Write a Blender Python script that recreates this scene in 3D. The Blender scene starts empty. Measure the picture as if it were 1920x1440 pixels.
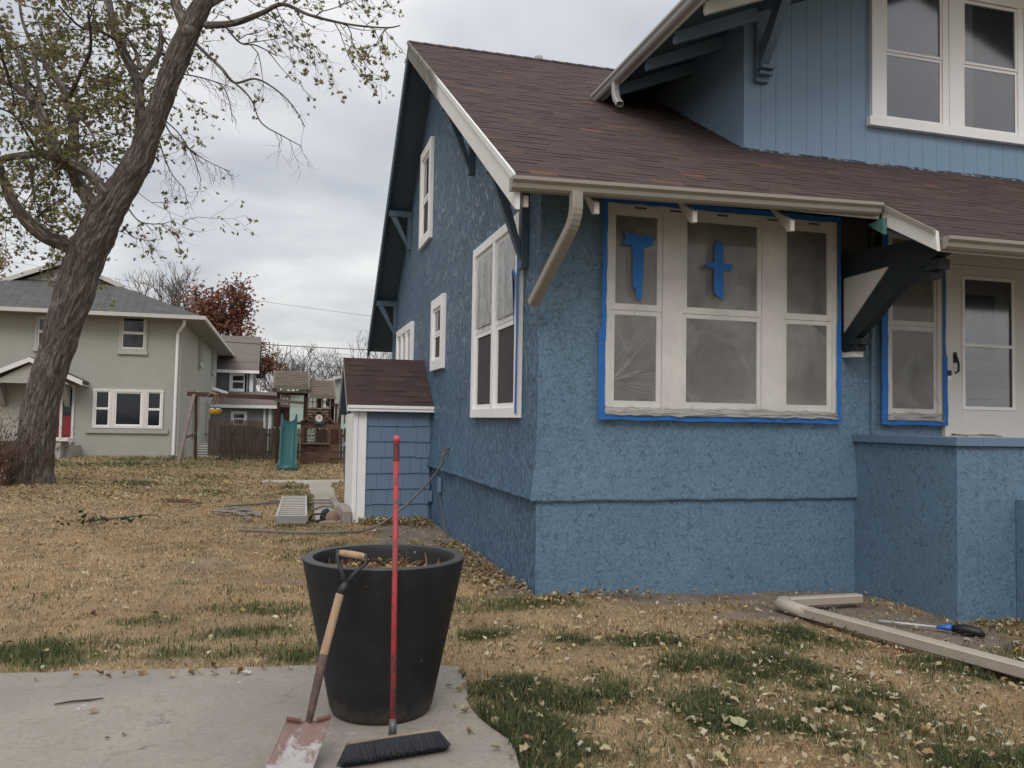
import bpy, math, random
import numpy as np
from mathutils import Vector, Matrix, Euler

S = bpy.context.scene
COL = S.collection
R = math.radians

# ------------------------------------------------------------------ camera
yaw, pitch, roll = R(15.43), R(2.53), R(0.98)
fw = Vector((math.sin(yaw)*math.cos(pitch), math.cos(yaw)*math.cos(pitch), math.sin(pitch)))
rt0 = Vector((math.cos(yaw), -math.sin(yaw), 0)); up0 = rt0.cross(fw)
rt = math.cos(roll)*rt0 + math.sin(roll)*up0
up = -math.sin(roll)*rt0 + math.cos(roll)*up0
CAM = Vector((-2.242, -7.227, 1.55))
cam = bpy.data.cameras.new("camera"); cam.sensor_width = 36; cam.lens = 29.25
cam.clip_start = 0.05; cam.clip_end = 3000
co = bpy.data.objects.new("camera", cam); COL.objects.link(co)
M = Matrix(((rt.x, up.x, -fw.x), (rt.y, up.y, -fw.y), (rt.z, up.z, -fw.z))).to_4x4()
M.translation = CAM
co.matrix_world = M
S.camera = co
S.view_settings.view_transform = 'Standard'; S.view_settings.look = 'None'
S.view_settings.gamma = 1; S.view_settings.use_curve_mapping = False
S.view_settings.exposure = 0.35

# ------------------------------------------------------------------ sky: overcast, clouds over a Nishita sky
SUN_EL, SUN_ROT = R(44), R(203)
W = bpy.data.worlds.new("World"); S.world = W; W.use_nodes = True
nt = W.node_tree; nt.nodes.clear()
def wn(t, **k):
    n = nt.nodes.new(t)
    for a, b in k.items(): setattr(n, a, b)
    return n
L = nt.links.new
out = wn('ShaderNodeOutputWorld'); bg = wn('ShaderNodeBackground'); bgc = wn('ShaderNodeBackground'); add = wn('ShaderNodeAddShader')
sky = wn('ShaderNodeTexSky', sky_type='NISHITA', sun_disc=False, sun_elevation=SUN_EL, sun_rotation=SUN_ROT)
sky.dust_density = 4; sky.air_density = 1
L(sky.outputs[0], bg.inputs[0]); bg.inputs[1].default_value = 0.05; bg.inputs[1].default_value *= .5
tc = wn('ShaderNodeTexCoord'); sep = wn('ShaderNodeSeparateXYZ'); L(tc.outputs['Generated'], sep.inputs[0])
zc = wn('ShaderNodeMath', operation='MAXIMUM'); L(sep.outputs[2], zc.inputs[0]); zc.inputs[1].default_value = 0.0
za = wn('ShaderNodeMath', operation='ADD'); L(zc.outputs[0], za.inputs[0]); za.inputs[1].default_value = 0.22
dx = wn('ShaderNodeMath', operation='DIVIDE'); L(sep.outputs[0], dx.inputs[0]); L(za.outputs[0], dx.inputs[1])
dy = wn('ShaderNodeMath', operation='DIVIDE'); L(sep.outputs[1], dy.inputs[0]); L(za.outputs[0], dy.inputs[1])
cmb = wn('ShaderNodeCombineXYZ'); L(dx.outputs[0], cmb.inputs[0]); L(dy.outputs[0], cmb.inputs[1])
nz = wn('ShaderNodeTexNoise'); nz.inputs['Scale'].default_value = 1.15; nz.inputs['Detail'].default_value = 4.5
nz.inputs['Roughness'].default_value = .5; nz.inputs['Distortion'].default_value = .25
L(cmb.outputs[0], nz.inputs['Vector'])
cr = wn('ShaderNodeValToRGB'); L(nz.outputs[0], cr.inputs[0])
e = cr.color_ramp.elements
e[0].position = .41; e[0].color = (.395, .40, .42, 1)
e[1].position = .59; e[1].color = (.655, .645, .625, 1)
m_ = cr.color_ramp.elements.new(.5); m_.color = (.50, .50, .505, 1)
# an overcast sky is brighter overhead than at the horizon
zr = wn('ShaderNodeMapRange'); L(zc.outputs[0], zr.inputs[0])
zr.inputs['From Min'].default_value = .35; zr.inputs['From Max'].default_value = 1.0
zr.inputs['To Min'].default_value = .93; zr.inputs['To Max'].default_value = 1.9
L(cr.outputs[0], bgc.inputs[0]); L(zr.outputs[0], bgc.inputs[1])
L(bg.outputs[0], add.inputs[0]); L(bgc.outputs[0], add.inputs[1]); L(add.outputs[0], out.inputs[0])
sl = bpy.data.lights.new("sun", 'SUN'); sl.energy = 0.9; sl.angle = R(28); sl.color = (1, .98, .955)
so = bpy.data.objects.new("sun", sl); COL.objects.link(so)
# soft light from behind the camera, a little to the left
sd = Vector((math.sin(R(203))*math.cos(SUN_EL), math.cos(R(203))*math.cos(SUN_EL), math.sin(SUN_EL)))
so.rotation_euler = sd.to_track_quat('Z', 'Y').to_euler()
sky.sun_rotation = R(203)

# ------------------------------------------------------------------ materials
def srgb(r, g, b):
    f = lambda c: (c/255/12.92) if c/255 <= .04045 else ((c/255+.055)/1.055)**2.4
    return (f(r), f(g), f(b), 1)
class Mat:
    def __init__(s, name, rough=.8, spec=.4):
        s.m = bpy.data.materials.new(name); s.m.use_nodes = True
        s.n = s.m.node_tree.nodes; s.l = s.m.node_tree.links.new
        s.b = s.n['Principled BSDF']; s.b.inputs['Roughness'].default_value = rough
        s.b.inputs['Specular IOR Level'].default_value = spec
        s.geo = None
    def node(s, t, **k):
        n = s.n.new(t)
        for a, b in k.items(): setattr(n, a, b)
        return n
    def pos(s, scale=(1, 1, 1)):
        g = s.node('ShaderNodeNewGeometry'); mp = s.node('ShaderNodeVectorMath', operation='MULTIPLY')
        s.l(g.outputs['Position'], mp.inputs[0]); mp.inputs[1].default_value = scale
        return mp.outputs[0]
    def noise(s, scale, detail=3, rough=.55, dist=0, vs=(1, 1, 1)):
        n = s.node('ShaderNodeTexNoise'); s.l(s.pos(vs), n.inputs['Vector'])
        n.inputs['Scale'].default_value = scale; n.inputs['Detail'].default_value = detail
        n.inputs['Roughness'].default_value = rough; n.inputs['Distortion'].default_value = dist
        return n.outputs[0]
    def ramp(s, x, stops):
        r = s.node('ShaderNodeValToRGB'); s.l(x, r.inputs[0]); e = r.color_ramp.elements
        e[0].position = stops[0][0]; e[0].color = c4(stops[0][1]); e[1].position = stops[-1][0]; e[1].color = c4(stops[-1][1])
        for p, c in stops[1:-1]:
            q = e.new(p); q.color = c4(c)
        return r.outputs[0]
    def mix(s, f, a, b, mode='MIX'):
        m = s.node('ShaderNodeMix', data_type='RGBA', blend_type=mode)
        if isinstance(f, (int, float)): m.inputs[0].default_value = f
        else: s.l(f, m.inputs[0])
        for i, v in ((6, a), (7, b)):
            if isinstance(v, tuple): m.inputs[i].default_value = c4(v)
            else: s.l(v, m.inputs[i])
        return m.outputs[2]
    def attr(s, name):
        a = s.node('ShaderNodeAttribute', attribute_name=name); return a
    def color(s, c):
        if isinstance(c, tuple): s.b.inputs['Base Color'].default_value = c4(c)
        else: s.l(c, s.b.inputs['Base Color'])
    def bump(s, h, dist=.01, strength=1, prev=None):
        b = s.node('ShaderNodeBump'); b.inputs['Strength'].default_value = strength; b.inputs['Distance'].default_value = dist
        s.l(h, b.inputs['Height'])
        if prev is not None: s.l(prev, b.inputs['Normal'])
        s.l(b.outputs[0], s.b.inputs['Normal']); return b.outputs[0]
def c4(c):
    if isinstance(c, (int, float)): return (c, c, c, 1)
    return tuple(c) if len(c) == 4 else (*c, 1)
def sc(c, k): return (c[0]*k, c[1]*k, c[2]*k, 1)

def painted(name, c, rough=.55, var=.12, nscale=6, bump=.0015, bscale=60, spec=.4):
    m = Mat(name, rough, spec)
    n = m.noise(nscale, 4)
    m.color(m.mix(n, sc(c, 1-var), sc(c, 1+var)))
    if bump: m.bump(m.noise(bscale, 3), bump)
    return m.m
def stucco(name, c, scale=13, dist=.012, rough=.5, spec=.4, streak=False, patch=False):
    m = Mat(name, rough, spec)
    big = m.noise(1.1, 4)
    base = m.mix(m.ramp(big, [(.3, 0), (.7, 1)]), sc(c, .92), sc(c, 1.08))
    # skip-trowelled plaster: smooth islands broken by short ragged crevices
    def ridge(sca, wid, dst):
        n1 = m.noise(sca, 6, .62, dst); d = m.node('ShaderNodeMath', operation='SUBTRACT'); m.l(n1, d.inputs[0]); d.inputs[1].default_value = .5
        a = m.node('ShaderNodeMath', operation='ABSOLUTE'); m.l(d.outputs[0], a.inputs[0])
        return m.ramp(a.outputs[0], [(0, 0), (wid, 1)])
    cre = ridge(scale*1.1, .016, .9); gate = m.ramp(m.noise(scale*.6, 3), [(.42, 1), (.50, 0)])
    crev = m.mix(gate, cre, (1, 1, 1), 'LIGHTEN') if False else m.mix(gate, (1, 1, 1), cre)
    cre2 = ridge(scale*2.4, .03, .7); gate2 = m.ramp(m.noise(scale*1.7, 2), [(.5, 1), (.6, 0)])
    crev2 = m.mix(gate2, (1, 1, 1), cre2)
    col = m.mix(crev, sc(c, .92), base)
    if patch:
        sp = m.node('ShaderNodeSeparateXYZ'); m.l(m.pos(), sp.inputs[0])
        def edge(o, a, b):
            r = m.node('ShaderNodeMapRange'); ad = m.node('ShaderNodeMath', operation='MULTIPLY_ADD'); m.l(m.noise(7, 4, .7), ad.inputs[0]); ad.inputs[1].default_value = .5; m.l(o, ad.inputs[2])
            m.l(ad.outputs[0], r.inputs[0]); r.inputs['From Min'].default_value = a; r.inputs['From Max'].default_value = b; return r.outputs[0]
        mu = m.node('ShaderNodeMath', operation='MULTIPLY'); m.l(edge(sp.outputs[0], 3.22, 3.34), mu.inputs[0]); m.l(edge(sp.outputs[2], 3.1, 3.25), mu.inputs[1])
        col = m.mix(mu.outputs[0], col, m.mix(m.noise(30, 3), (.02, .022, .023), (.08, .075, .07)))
    m.color(col)
    b0 = m.bump(m.noise(scale*.5, 5, .6, .8), dist*1.0, .6)
    b05 = m.bump(m.ramp(m.noise(scale*1.1, 6, .62, .9), [(.49, 0), (.515, 1)]), dist*.18, 1.0, b0); b1 = m.bump(crev, dist*.27, 1.0, b05); b2 = m.bump(crev2, dist*.16, .9, b1)
    b3 = m.bump(m.noise(120, 3), .0018, .8, b2)
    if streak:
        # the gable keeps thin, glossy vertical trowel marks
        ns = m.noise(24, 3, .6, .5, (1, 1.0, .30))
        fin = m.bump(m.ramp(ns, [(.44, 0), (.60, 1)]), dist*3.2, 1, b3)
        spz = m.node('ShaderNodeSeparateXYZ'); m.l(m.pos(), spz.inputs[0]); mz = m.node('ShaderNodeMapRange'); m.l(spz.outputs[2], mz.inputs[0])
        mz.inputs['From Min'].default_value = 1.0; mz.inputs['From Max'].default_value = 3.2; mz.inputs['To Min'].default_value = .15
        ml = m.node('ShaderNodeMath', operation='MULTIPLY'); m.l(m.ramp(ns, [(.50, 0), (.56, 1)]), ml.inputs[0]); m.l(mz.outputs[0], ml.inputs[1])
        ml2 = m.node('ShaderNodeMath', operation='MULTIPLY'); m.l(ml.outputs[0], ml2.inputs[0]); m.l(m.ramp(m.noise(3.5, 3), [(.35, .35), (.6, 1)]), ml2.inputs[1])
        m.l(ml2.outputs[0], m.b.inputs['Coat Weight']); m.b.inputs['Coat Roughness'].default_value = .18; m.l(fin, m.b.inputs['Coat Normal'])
        m.color(m.mix(ml2.outputs[0], col, m.mix(.45, col, (.42, .50, .58))))  # sky sheen on the trowel marks is also painted in as paler blue
    return m.m
def wood(name, c1, c2, axis='x', rough=.8, scale=5):
    m = Mat(name, rough, .25)
    vs = {'x': (.12, 1, 1), 'y': (1, .12, 1), 'z': (1, 1, .12)}[axis]
    n = m.noise(scale*5, 5, .65, .4, vs)
    m.color(m.mix(m.ramp(n, [(.3, 0), (.7, 1)]), c1, c2)); m.bump(n, .004)
    return m.m
BLUE = (.120, .200, .282)
MT = {}
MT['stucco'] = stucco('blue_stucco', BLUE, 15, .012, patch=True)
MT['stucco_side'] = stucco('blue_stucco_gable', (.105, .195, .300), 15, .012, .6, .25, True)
MT['bluewood'] = painted('blue_painted_wood', (.115, .18, .26), .5, .08, 3, .001, 80)
MT['siding'] = painted('blue_siding', (.182, .275, .388), .55, .06, 2, .0012, 70)
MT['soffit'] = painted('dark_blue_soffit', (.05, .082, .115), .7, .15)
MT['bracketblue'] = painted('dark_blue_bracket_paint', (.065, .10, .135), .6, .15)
MT['darkboard'] = painted('dark_green_timber', (.011, .018, .019), .6, .25, 9)
MT['white'] = painted('white_trim_paint', (.80, .80, .80), .45, .05, 4, .0006, 50)
MT['creamtrim'] = painted('cream_trim_paint', (.66, .645, .615), .5, .08, 4, .0008, 50)
MT['beige'] = painted('beige_metal', (.262, .232, .195), .38, .06, 5, .0004, 20, .5)
MT['tailpaint'] = painted('dull_cream_paint', (.46, .43, .385), .6, .1)
MT['galv'] = painted('galvanised_metal', (.42, .42, .42), .35, .1, 5, .0004, 20, .6)
m = Mat('weathered_rake_board', .8, .2); nn = m.noise(7, 5, .6)
g_ = m.pos((0, 1, 0)); sp_ = m.node('ShaderNodeSeparateXYZ'); m.l(g_, sp_.inputs[0])
ymask = m.ramp(m.node('ShaderNodeMath').outputs[0], [(0, 0), (1, 1)]) if False else None
mth = m.node('ShaderNodeMath', operation='MULTIPLY_ADD'); m.l(nn, mth.inputs[0]); mth.inputs[1].default_value = 1.2; m.l(sp_.outputs[1], mth.inputs[2])
mr = m.node('ShaderNodeMapRange'); m.l(mth.outputs[0], mr.inputs[0]); mr.inputs['From Min'].default_value = 3.4; mr.inputs['From Max'].default_value = 3.8
m.color(m.mix(mr.outputs[0], m.mix(nn, (.62, .62, .60), (.74, .74, .73)), m.mix(m.ramp(nn, [(.35, 0), (.65, 1)]), (.13, .12, .105), (.27, .255, .23)))); m.bump(nn, .003)
MT['rake'] = m.m
MT['tape'] = painted('blue_tape', (.014, .125, .40), .6, .12, 14, .001, 90)
MT['black'] = painted('black_plastic', (.012, .012, .014), .45, .2)
# glass
def glass(name, c, rough=.06, mixf=.0):
    m = Mat(name, rough, .5); m.b.inputs['IOR'].default_value = 1.5
    m.color(m.mix(m.noise(2.2, 3), sc(c, .8), sc(c, 1.25))); m.bump(m.noise(1.4, 1), .004, .4)
    return m.m
MT['glass'] = glass('window_glass', (.048, .045, .043, 1))
MT['framewhite'] = painted('window_white', (.81, .805, .79), .45, .05, 4, .0006, 50)
MT['glassblue'] = glass('dark_window_glass', (.012, .016, .024, 1), .05)
MT['screen'] = painted('insect_screen', (.062, .060, .060), .75, .12, 3, .0008, 300, .2)
m = Mat('clear_pane', .03, .5)
tr = m.node('ShaderNodeBsdfTransparent'); tr.inputs[0].default_value = (.82, .82, .83, 1)
gl = m.node('ShaderNodeBsdfGlossy'); gl.inputs['Roughness'].default_value = .1
fr = m.node('ShaderNodeFresnel'); fr.inputs[0].default_value = 1.5
frm = m.node('ShaderNodeMath', operation='MULTIPLY'); m.l(fr.outputs[0], frm.inputs[0]); frm.inputs[1].default_value = .6
mx = m.node('ShaderNodeMixShader'); m.l(frm.outputs[0], mx.inputs[0]); m.l(tr.outputs[0], mx.inputs[1]); m.l(gl.outputs[0], mx.inputs[2])
m.l(mx.outputs[0], m.n['Material Output'].inputs[0]); MT['clear'] = m.m
# masking film
def film(name, op, vs, strong=1):
    m = Mat(name, .2, .6)
    tr = m.node('ShaderNodeBsdfTransparent'); tr.inputs[0].default_value = (.93, .92, .90, 1)
    m.color((.50, .49, .47))
    def streaks(ang, sca, st):
        g = m.node('ShaderNodeNewGeometry'); mp = m.node('ShaderNodeMapping'); m.l(g.outputs['Position'], mp.inputs[0]); mp.inputs['Rotation'].default_value = (0, R(ang), 0); mp.inputs['Scale'].default_value = (1, 1, st)
        n = m.node('ShaderNodeTexNoise'); m.l(mp.outputs[0], n.inputs[0]); n.inputs['Scale'].default_value = sca; n.inputs['Detail'].default_value = 4; n.inputs['Distortion'].default_value = .0; return n.outputs[0]
    s1 = streaks(48, 9, .10); s2 = streaks(-30, 6, .12); s3 = m.noise(2.2, 3, .6, .6)
    mx1 = m.mix(m.ramp(s3, [(.42, 0), (.58, 1)]), s1, s2)
    b0 = m.bump(mx1, .035*strong, .8); m.bump(m.noise(20, 3, .6, 1.0, vs), .005, .7, b0)
    at_ = m.attr('col'); sp_ = m.node('ShaderNodeSeparateColor'); m.l(at_.outputs['Color'], sp_.inputs[0])
    f0 = m.ramp(s3, [(.36, op*.7), (.62, op*1.35)]); ad_ = m.node('ShaderNodeMath', operation='ADD'); m.l(f0, ad_.inputs[0]); m.l(sp_.outputs[0], ad_.inputs[1]); f = ad_.outputs[0]
    mx = m.node('ShaderNodeMixShader'); m.l(f, mx.inputs[0]); m.l(tr.outputs[0], mx.inputs[1]); m.l(m.b.outputs[0], mx.inputs[2])
    m.l(mx.outputs[0], m.n['Material Output'].inputs[0]); return m.m
MT['film'] = film('masking_film', .25, (1, .3, .6))
MT['filmfold'] = film('folded_masking_film', .45, (.35, 1, 1.5))

def attrmat(name, rough=.9, spec=.15, bscale=0, bd=.002, tint=None, trans=0):
    m = Mat(name, rough, spec); a = m.attr('col'); c = a.outputs['Color']
    if bscale:
        n = m.noise(bscale, 3); c = m.mix(m.ramp(n, [(.3, .12), (.7, 0)]), c, (0, 0, 0)); m.bump(n, bd)
    m.color(c)
    if trans:
        t = m.node('ShaderNodeBsdfTranslucent'); m.l(c, t.inputs[0]); mx = m.node('ShaderNodeMixShader'); mx.inputs[0].default_value = trans
        m.l(m.b.outputs[0], mx.inputs[1]); m.l(t.outputs[0], mx.inputs[2]); m.l(mx.outputs[0], m.n['Material Output'].inputs[0])
    return m.m
MT['shingle'] = attrmat('asphalt_shingle', .92, .2, 150, .003)
MT['blade'] = attrmat('grass_blade', .85, .15, trans=.2)
MT['leaf'] = attrmat('dry_leaf', .8, .2, trans=.15)
MT['treeleaf'] = attrmat('tree_leaf', .7, .25, trans=.35)
def bark(name, c1, c2, sx=1.0):
    m = Mat(name, .95, .1)
    # long furrows following the leaning stem
    tcn = m.node('ShaderNodeUVMap'); mp = m.node('ShaderNodeMapping'); m.l(tcn.outputs[0], mp.inputs[0]); mp.inputs['Scale'].default_value = (6.5*sx, 1.15, 1)
    n = m.node('ShaderNodeTexNoise'); m.l(mp.outputs[0], n.inputs[0]); n.inputs['Scale'].default_value = 2.4; n.inputs['Detail'].default_value = 6; n.inputs['Roughness'].default_value = .62; n.inputs['Distortion'].default_value = .9
    n2 = m.node('ShaderNodeTexNoise'); m.l(mp.outputs[0], n2.inputs[0]); n2.inputs['Scale'].default_value = 7; n2.inputs['Detail'].default_value = 4
    r = m.ramp(n.outputs[0], [(.38, 0), (.5, .6), (.62, 1)])
    big = m.noise(1.2, 3)
    m.color(m.mix(m.mix(.25, r, n2.outputs[0]), c1, m.mix(big, c2, sc(c2, .75)))); b0 = m.bump(r, .05); m.bump(n2.outputs[0], .012, .8, b0)
    return m.m
MT['bark'] = bark('maple_bark', (.065, .054, .048), (.34, .295, .262, 1))
MT['twig'] = painted('dark_twig', (.05, .04, .036), .9, .3)
MT['twigmid'] = painted('brown_grey_twig', (.10, .08, .07), .9, .3)
MT['twiggrey'] = painted('grey_twig', (.16, .13, .115), .9, .3)

# ------------------------------------------------------------------ mesh helpers
class MB:
    def __init__(s): s.v = []; s.f = []; s.c = []; s.uv = []; s.T = None; s.hasuv = False
    def add(s, vs, fs, col=None, uvs=None):
        o = len(s.v)
        if s.T is not None: vs = [tuple(s.T @ Vector(v)) for v in vs]
        s.v += [tuple(v) for v in vs]
        for i, f in enumerate(fs):
            s.f.append(tuple(o+k for k in f)); s.c.append(col)
            if uvs is not None: s.uv.append(uvs[i])
            else: s.uv.append(None)
    def box(s, x0, y0, z0, x1, y1, z1, col=None):
        x0, x1 = sorted((x0, x1)); y0, y1 = sorted((y0, y1)); z0, z1 = sorted((z0, z1))
        v = [(x0, y0, z0), (x1, y0, z0), (x1, y1, z0), (x0, y1, z0), (x0, y0, z1), (x1, y0, z1), (x1, y1, z1), (x0, y1, z1)]
        s.add(v, [(0, 3, 2, 1), (4, 5, 6, 7), (0, 1, 5, 4), (1, 2, 6, 5), (2, 3, 7, 6), (3, 0, 4, 7)], col); return s
    def prism(s, poly, ax, a, b, col=None):
        # poly: 2D outline in the two other axes (cyclic order), extruded from a to b along ax
        def P(p, t):
            return (t, p[0], p[1]) if ax == 0 else ((p[0], t, p[1]) if ax == 1 else (p[0], p[1], t))
        n = len(poly); v = [P(p, a) for p in poly] + [P(p, b) for p in poly]
        f = [tuple(range(n)), tuple(range(2*n-1, n-1, -1))] + [(i, i+n, (i+1) % n+n, (i+1) % n) for i in range(n)]
        s.add(v, f, col); return s
    def bar(s, a, b, w, h, upv=(0, 0, 1), col=None):
        a = Vector(a); b = Vector(b); d = (b-a).normalized(); u = Vector(upv); x = d.cross(u)
        if x.length < 1e-4: x = d.cross(Vector((1, 0, 0)))
        x.normalize(); z = x.cross(d); vs = []
        for p in (a, b):
            for i, j in ((-1, -1), (1, -1), (1, 1), (-1, 1)): vs.append(p+x*i*w/2+z*j*h/2)
        s.add(vs, [(0, 1, 2, 3), (7, 6, 5, 4), (0, 4, 5, 1), (1, 5, 6, 2), (2, 6, 7, 3), (3, 7, 4, 0)], col); return s
    def tube(s, pts, rad, n=8, cap=True, col=None, uvr=None, lump=None):
        pts = [Vector(p) for p in pts]; k = len(pts)
        if isinstance(rad, (int, float)): rad = [rad]*k
        vs = []; ref = None; ln = 0; lens = []
        for i, p in enumerate(pts):
            d = (pts[min(i+1, k-1)]-pts[max(i-1, 0)]).normalized()
            if ref is None:
                ref = d.orthogonal().normalized()
            ref = (ref-d*ref.dot(d)).normalized(); q = d.cross(ref)
            if i: ln += (p-pts[i-1]).length
            lens.append(ln)
            for j in range(n):
                a = 2*math.pi*j/n; r = rad[i]
                if lump: r *= lump(i, j, a)
                vs.append(p+ref*math.cos(a)*r+q*math.sin(a)*r)
        fs = []; uvs = []
        for i in range(k-1):
            for j in range(n):
                j2 = (j+1) % n
                fs.append((i*n+j, i*n+j2, (i+1)*n+j2, (i+1)*n+j))
                if uvr: uvs.append([(j/n*uvr, lens[i]), ((j+1)/n*uvr, lens[i]), ((j+1)/n*uvr, lens[i+1]), (j/n*uvr, lens[i+1])])
                else: uvs.append(None)
        if cap:
            fs += [tuple(range(n-1, -1, -1)), tuple((k-1)*n+j for j in range(n))]; uvs += [[(0, 0)]*n, [(0, 0)]*n]
        if uvr: s.hasuv = True
        s.add(vs, fs, col, uvs); return s
    def lathe(s, prof, n=48, c=(0, 0, 0), col=None):
        vs = []; 
        for r, z in prof:
            for j in range(n):
                a = 2*math.pi*j/n; vs.append((c[0]+r*math.cos(a), c[1]+r*math.sin(a), c[2]+z))
        fs = []
        for i in range(len(prof)-1):
            for j in range(n):
                j2 = (j+1) % n; fs.append((i*n+j, i*n+j2, (i+1)*n+j2, (i+1)*n+j))
        s.add(vs, fs, col); return s
    def build(s, name, mat, parent=None, smooth=False, bevel=0):
        off = Vector((0, 0, 0)); o = parent
        while o is not None:
            off += Vector(o.location); o = o.parent
        me = bpy.data.meshes.new(name)
        v = np.array(s.v, dtype=float)-np.array(off)
        me.from_pydata(v.tolist(), [], s.f); 
        if any(c is not None for c in s.c):
            at = me.attributes.new('col', 'FLOAT_COLOR', 'CORNER'); arr = []
            for f, c in zip(s.f, s.c):
                c = c or (.5, .5, .5); arr += [c[0], c[1], c[2], 1]*len(f)
            at.data.foreach_set('color', arr)
        if s.hasuv:
            uv = me.uv_layers.new(name='UVMap'); arr = []
            for f, u in zip(s.f, s.uv):
                u = u or [(0, 0)]*len(f)
                for a in u: arr += [a[0], a[1]]
            uv.data.foreach_set('uv', arr)
        me.materials.append(mat)
        ob = bpy.data.objects.new(name, me); COL.objects.link(ob)
        if parent: ob.parent = parent
        if smooth:
            me.polygons.foreach_set('use_smooth', [True]*len(me.polygons))
        if bevel:
            b = ob.modifiers.new('bevel', 'BEVEL'); b.width = bevel; b.segments = 2; b.limit_method = 'ANGLE'; b.angle_limit = R(40)
        me.update(); return ob
def npmesh(name, v, f, col, mat, parent=None, uv=None):
    """v (N,3), f (M,k) with constant k, col (M,3)"""
    me = bpy.data.meshes.new(name); N = len(v); Mx, k = f.shape
    me.vertices.add(N); me.vertices.foreach_set('co', np.ascontiguousarray(v, dtype=np.float32).ravel())
    me.loops.add(Mx*k); me.loops.foreach_set('vertex_index', np.ascontiguousarray(f, dtype=np.int32).ravel())
    me.polygons.add(Mx); me.polygons.foreach_set('loop_start', np.arange(0, Mx*k, k, dtype=np.int32))
    at = me.attributes.new('col', 'FLOAT_COLOR', 'FACE')
    at.data.foreach_set('color', np.concatenate([col, np.ones((Mx, 1))], 1).astype(np.float32).ravel())
    me.update(calc_edges=True); me.validate()
    me.materials.append(mat); ob = bpy.data.objects.new(name, me); COL.objects.link(ob)
    if parent: ob.parent = parent
    return ob
def tag(o, label=None, cat=None, group=None, kind=None):
    if label: o['label'] = label
    if cat: o['category'] = cat
    if group: o['group'] = group
    if kind: o['kind'] = kind
    return o
def thing(name, loc, label, cat, group=None):
    o = bpy.data.objects.new(name, None); COL.objects.link(o); o.location = loc; o.empty_display_size = .2
    return tag(o, label, cat, group)

# ------------------------------------------------------------------ numpy value noise
rs = np.random.RandomState(7)
_tab = rs.rand(256, 256)
def vnoise(x, y):
    xi = np.floor(x).astype(int); yi = np.floor(y).astype(int); fx = x-xi; fy = y-yi
    fx = fx*fx*(3-2*fx); fy = fy*fy*(3-2*fy); g = lambda a, b: _tab[a % 256, b % 256]
    return (g(xi, yi)*(1-fx)+g(xi+1, yi)*fx)*(1-fy)+(g(xi, yi+1)*(1-fx)+g(xi+1, yi+1)*fx)*fy
def fbm(x, y, o=4):
    s = 0; a = .5; t = 0
    for i in range(o): s = s+a*vnoise(x*2**i+17*i, y*2**i+31*i); t += a; a *= .5
    return s/t
def sstep(a, b, x): t = np.clip((np.asarray(x, float)-a)/(b-a), 0, 1); return t*t*(3-2*t)
def gz(x, y):
    x = np.asarray(x, float); y = np.asarray(y, float)
    z = -.03*np.clip(x, 0, 4.5) - .045*np.clip(y-26, 0, 30)
    return z
def gnd(x, y): return float(gz(x, y))

# paved slab outline at the bottom of the picture and the back path
SLAB = [(-9, -1.2), (-3.81, -1.587), (-2.1, -1.80), (-1.12, -2.0), (-1.10, -2.2), (-1.20, -2.62), (-1.20, -2.93), (-1.13, -3.25), (-1.16, -3.6), (-1.05, -9), (-9, -9)]
PATH = [(-1.74, 5.5), (-1.32, 5.5), (-1.20, 8.5), (-1.10, 12.0), (-1.05, 13.0), (-.75, 13.15), (9, 13.1), (9, 13.95), (-2.6, 13.95), (-2.7, 13.15), (-1.85, 13.0), (-1.6, 12.2), (-1.62, 9)]
def inpoly(x, y, P):
    x = np.asarray(x); y = np.asarray(y); c = np.zeros(x.shape, bool); n = len(P)
    for i in range(n):
        x1, y1 = P[i]; x2, y2 = P[(i+1) % n]
        if y1 == y2: continue
        t = ((y1 > y) != (y2 > y)) & (x < (x2-x1)*(y-y1)/(y2-y1)+x1); c ^= t
    return c
# green patches in the straw-coloured lawn (x, y, rx, ry, amount)
GREEN = [(-.95, -3.25, .35, .5, 1), (-.6, -2.85, .45, .28, 1), (-.85, -2.5, .3, .35, .9), (-.5, -3.55, .7, .45, .9), (.35, -1.75, .35, .3, .9), (.3, -2.2, .3, .25, .8), (.0, -3.4, .6, .35, .7),
 (1.6, -1.9, .5, .45, .8), (1.2, -1.6, .5, .25, .6), (-.75, -1.35, .35, .25, .95), (-.35, -1.6, .3, .2, .8), (-.2, -.4, .5, .3, .9), (-.5, -.2, .5, .35, .7), (1.9, -2.6, .5, .5, .5), (.9, -3.3, .3, .3, .55),
 (-2.9, -1.45, .9, .17, .95), (-3.9, -1.2, .8, .3, .8), (-2.0, -1.65, .6, .2, .9), (-2.35, -.2, .4, .3, .7), (-2.5, -.9, .3, .2, .7), (-1.2, -1.5, .3, .25, .6), (-3.1, -.4, .4, .2, .5),
 (-1.5, 3.3, .7, .6, .6), (-1.85, 2.6, .7, .4, .6), (-2.0, 5.6, .7, .7, .5), (-1.75, 8.5, .25, 2.2, .9), (-2.0, 11, .4, 1.5, .6), (-7.4, 20.5, 5, 1.6, .7), (-5.6, 12.9, 2.0, .7, .75), (-3.6, 10.6, .5, .6, .6), (-5, 24, 4, 1.5, .7), (.3, 22.3, .8, .6, .7), (-.5, 14.6, 2, .4, .5), (-3.5, 15, 2.5, 1, .35)]
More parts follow.
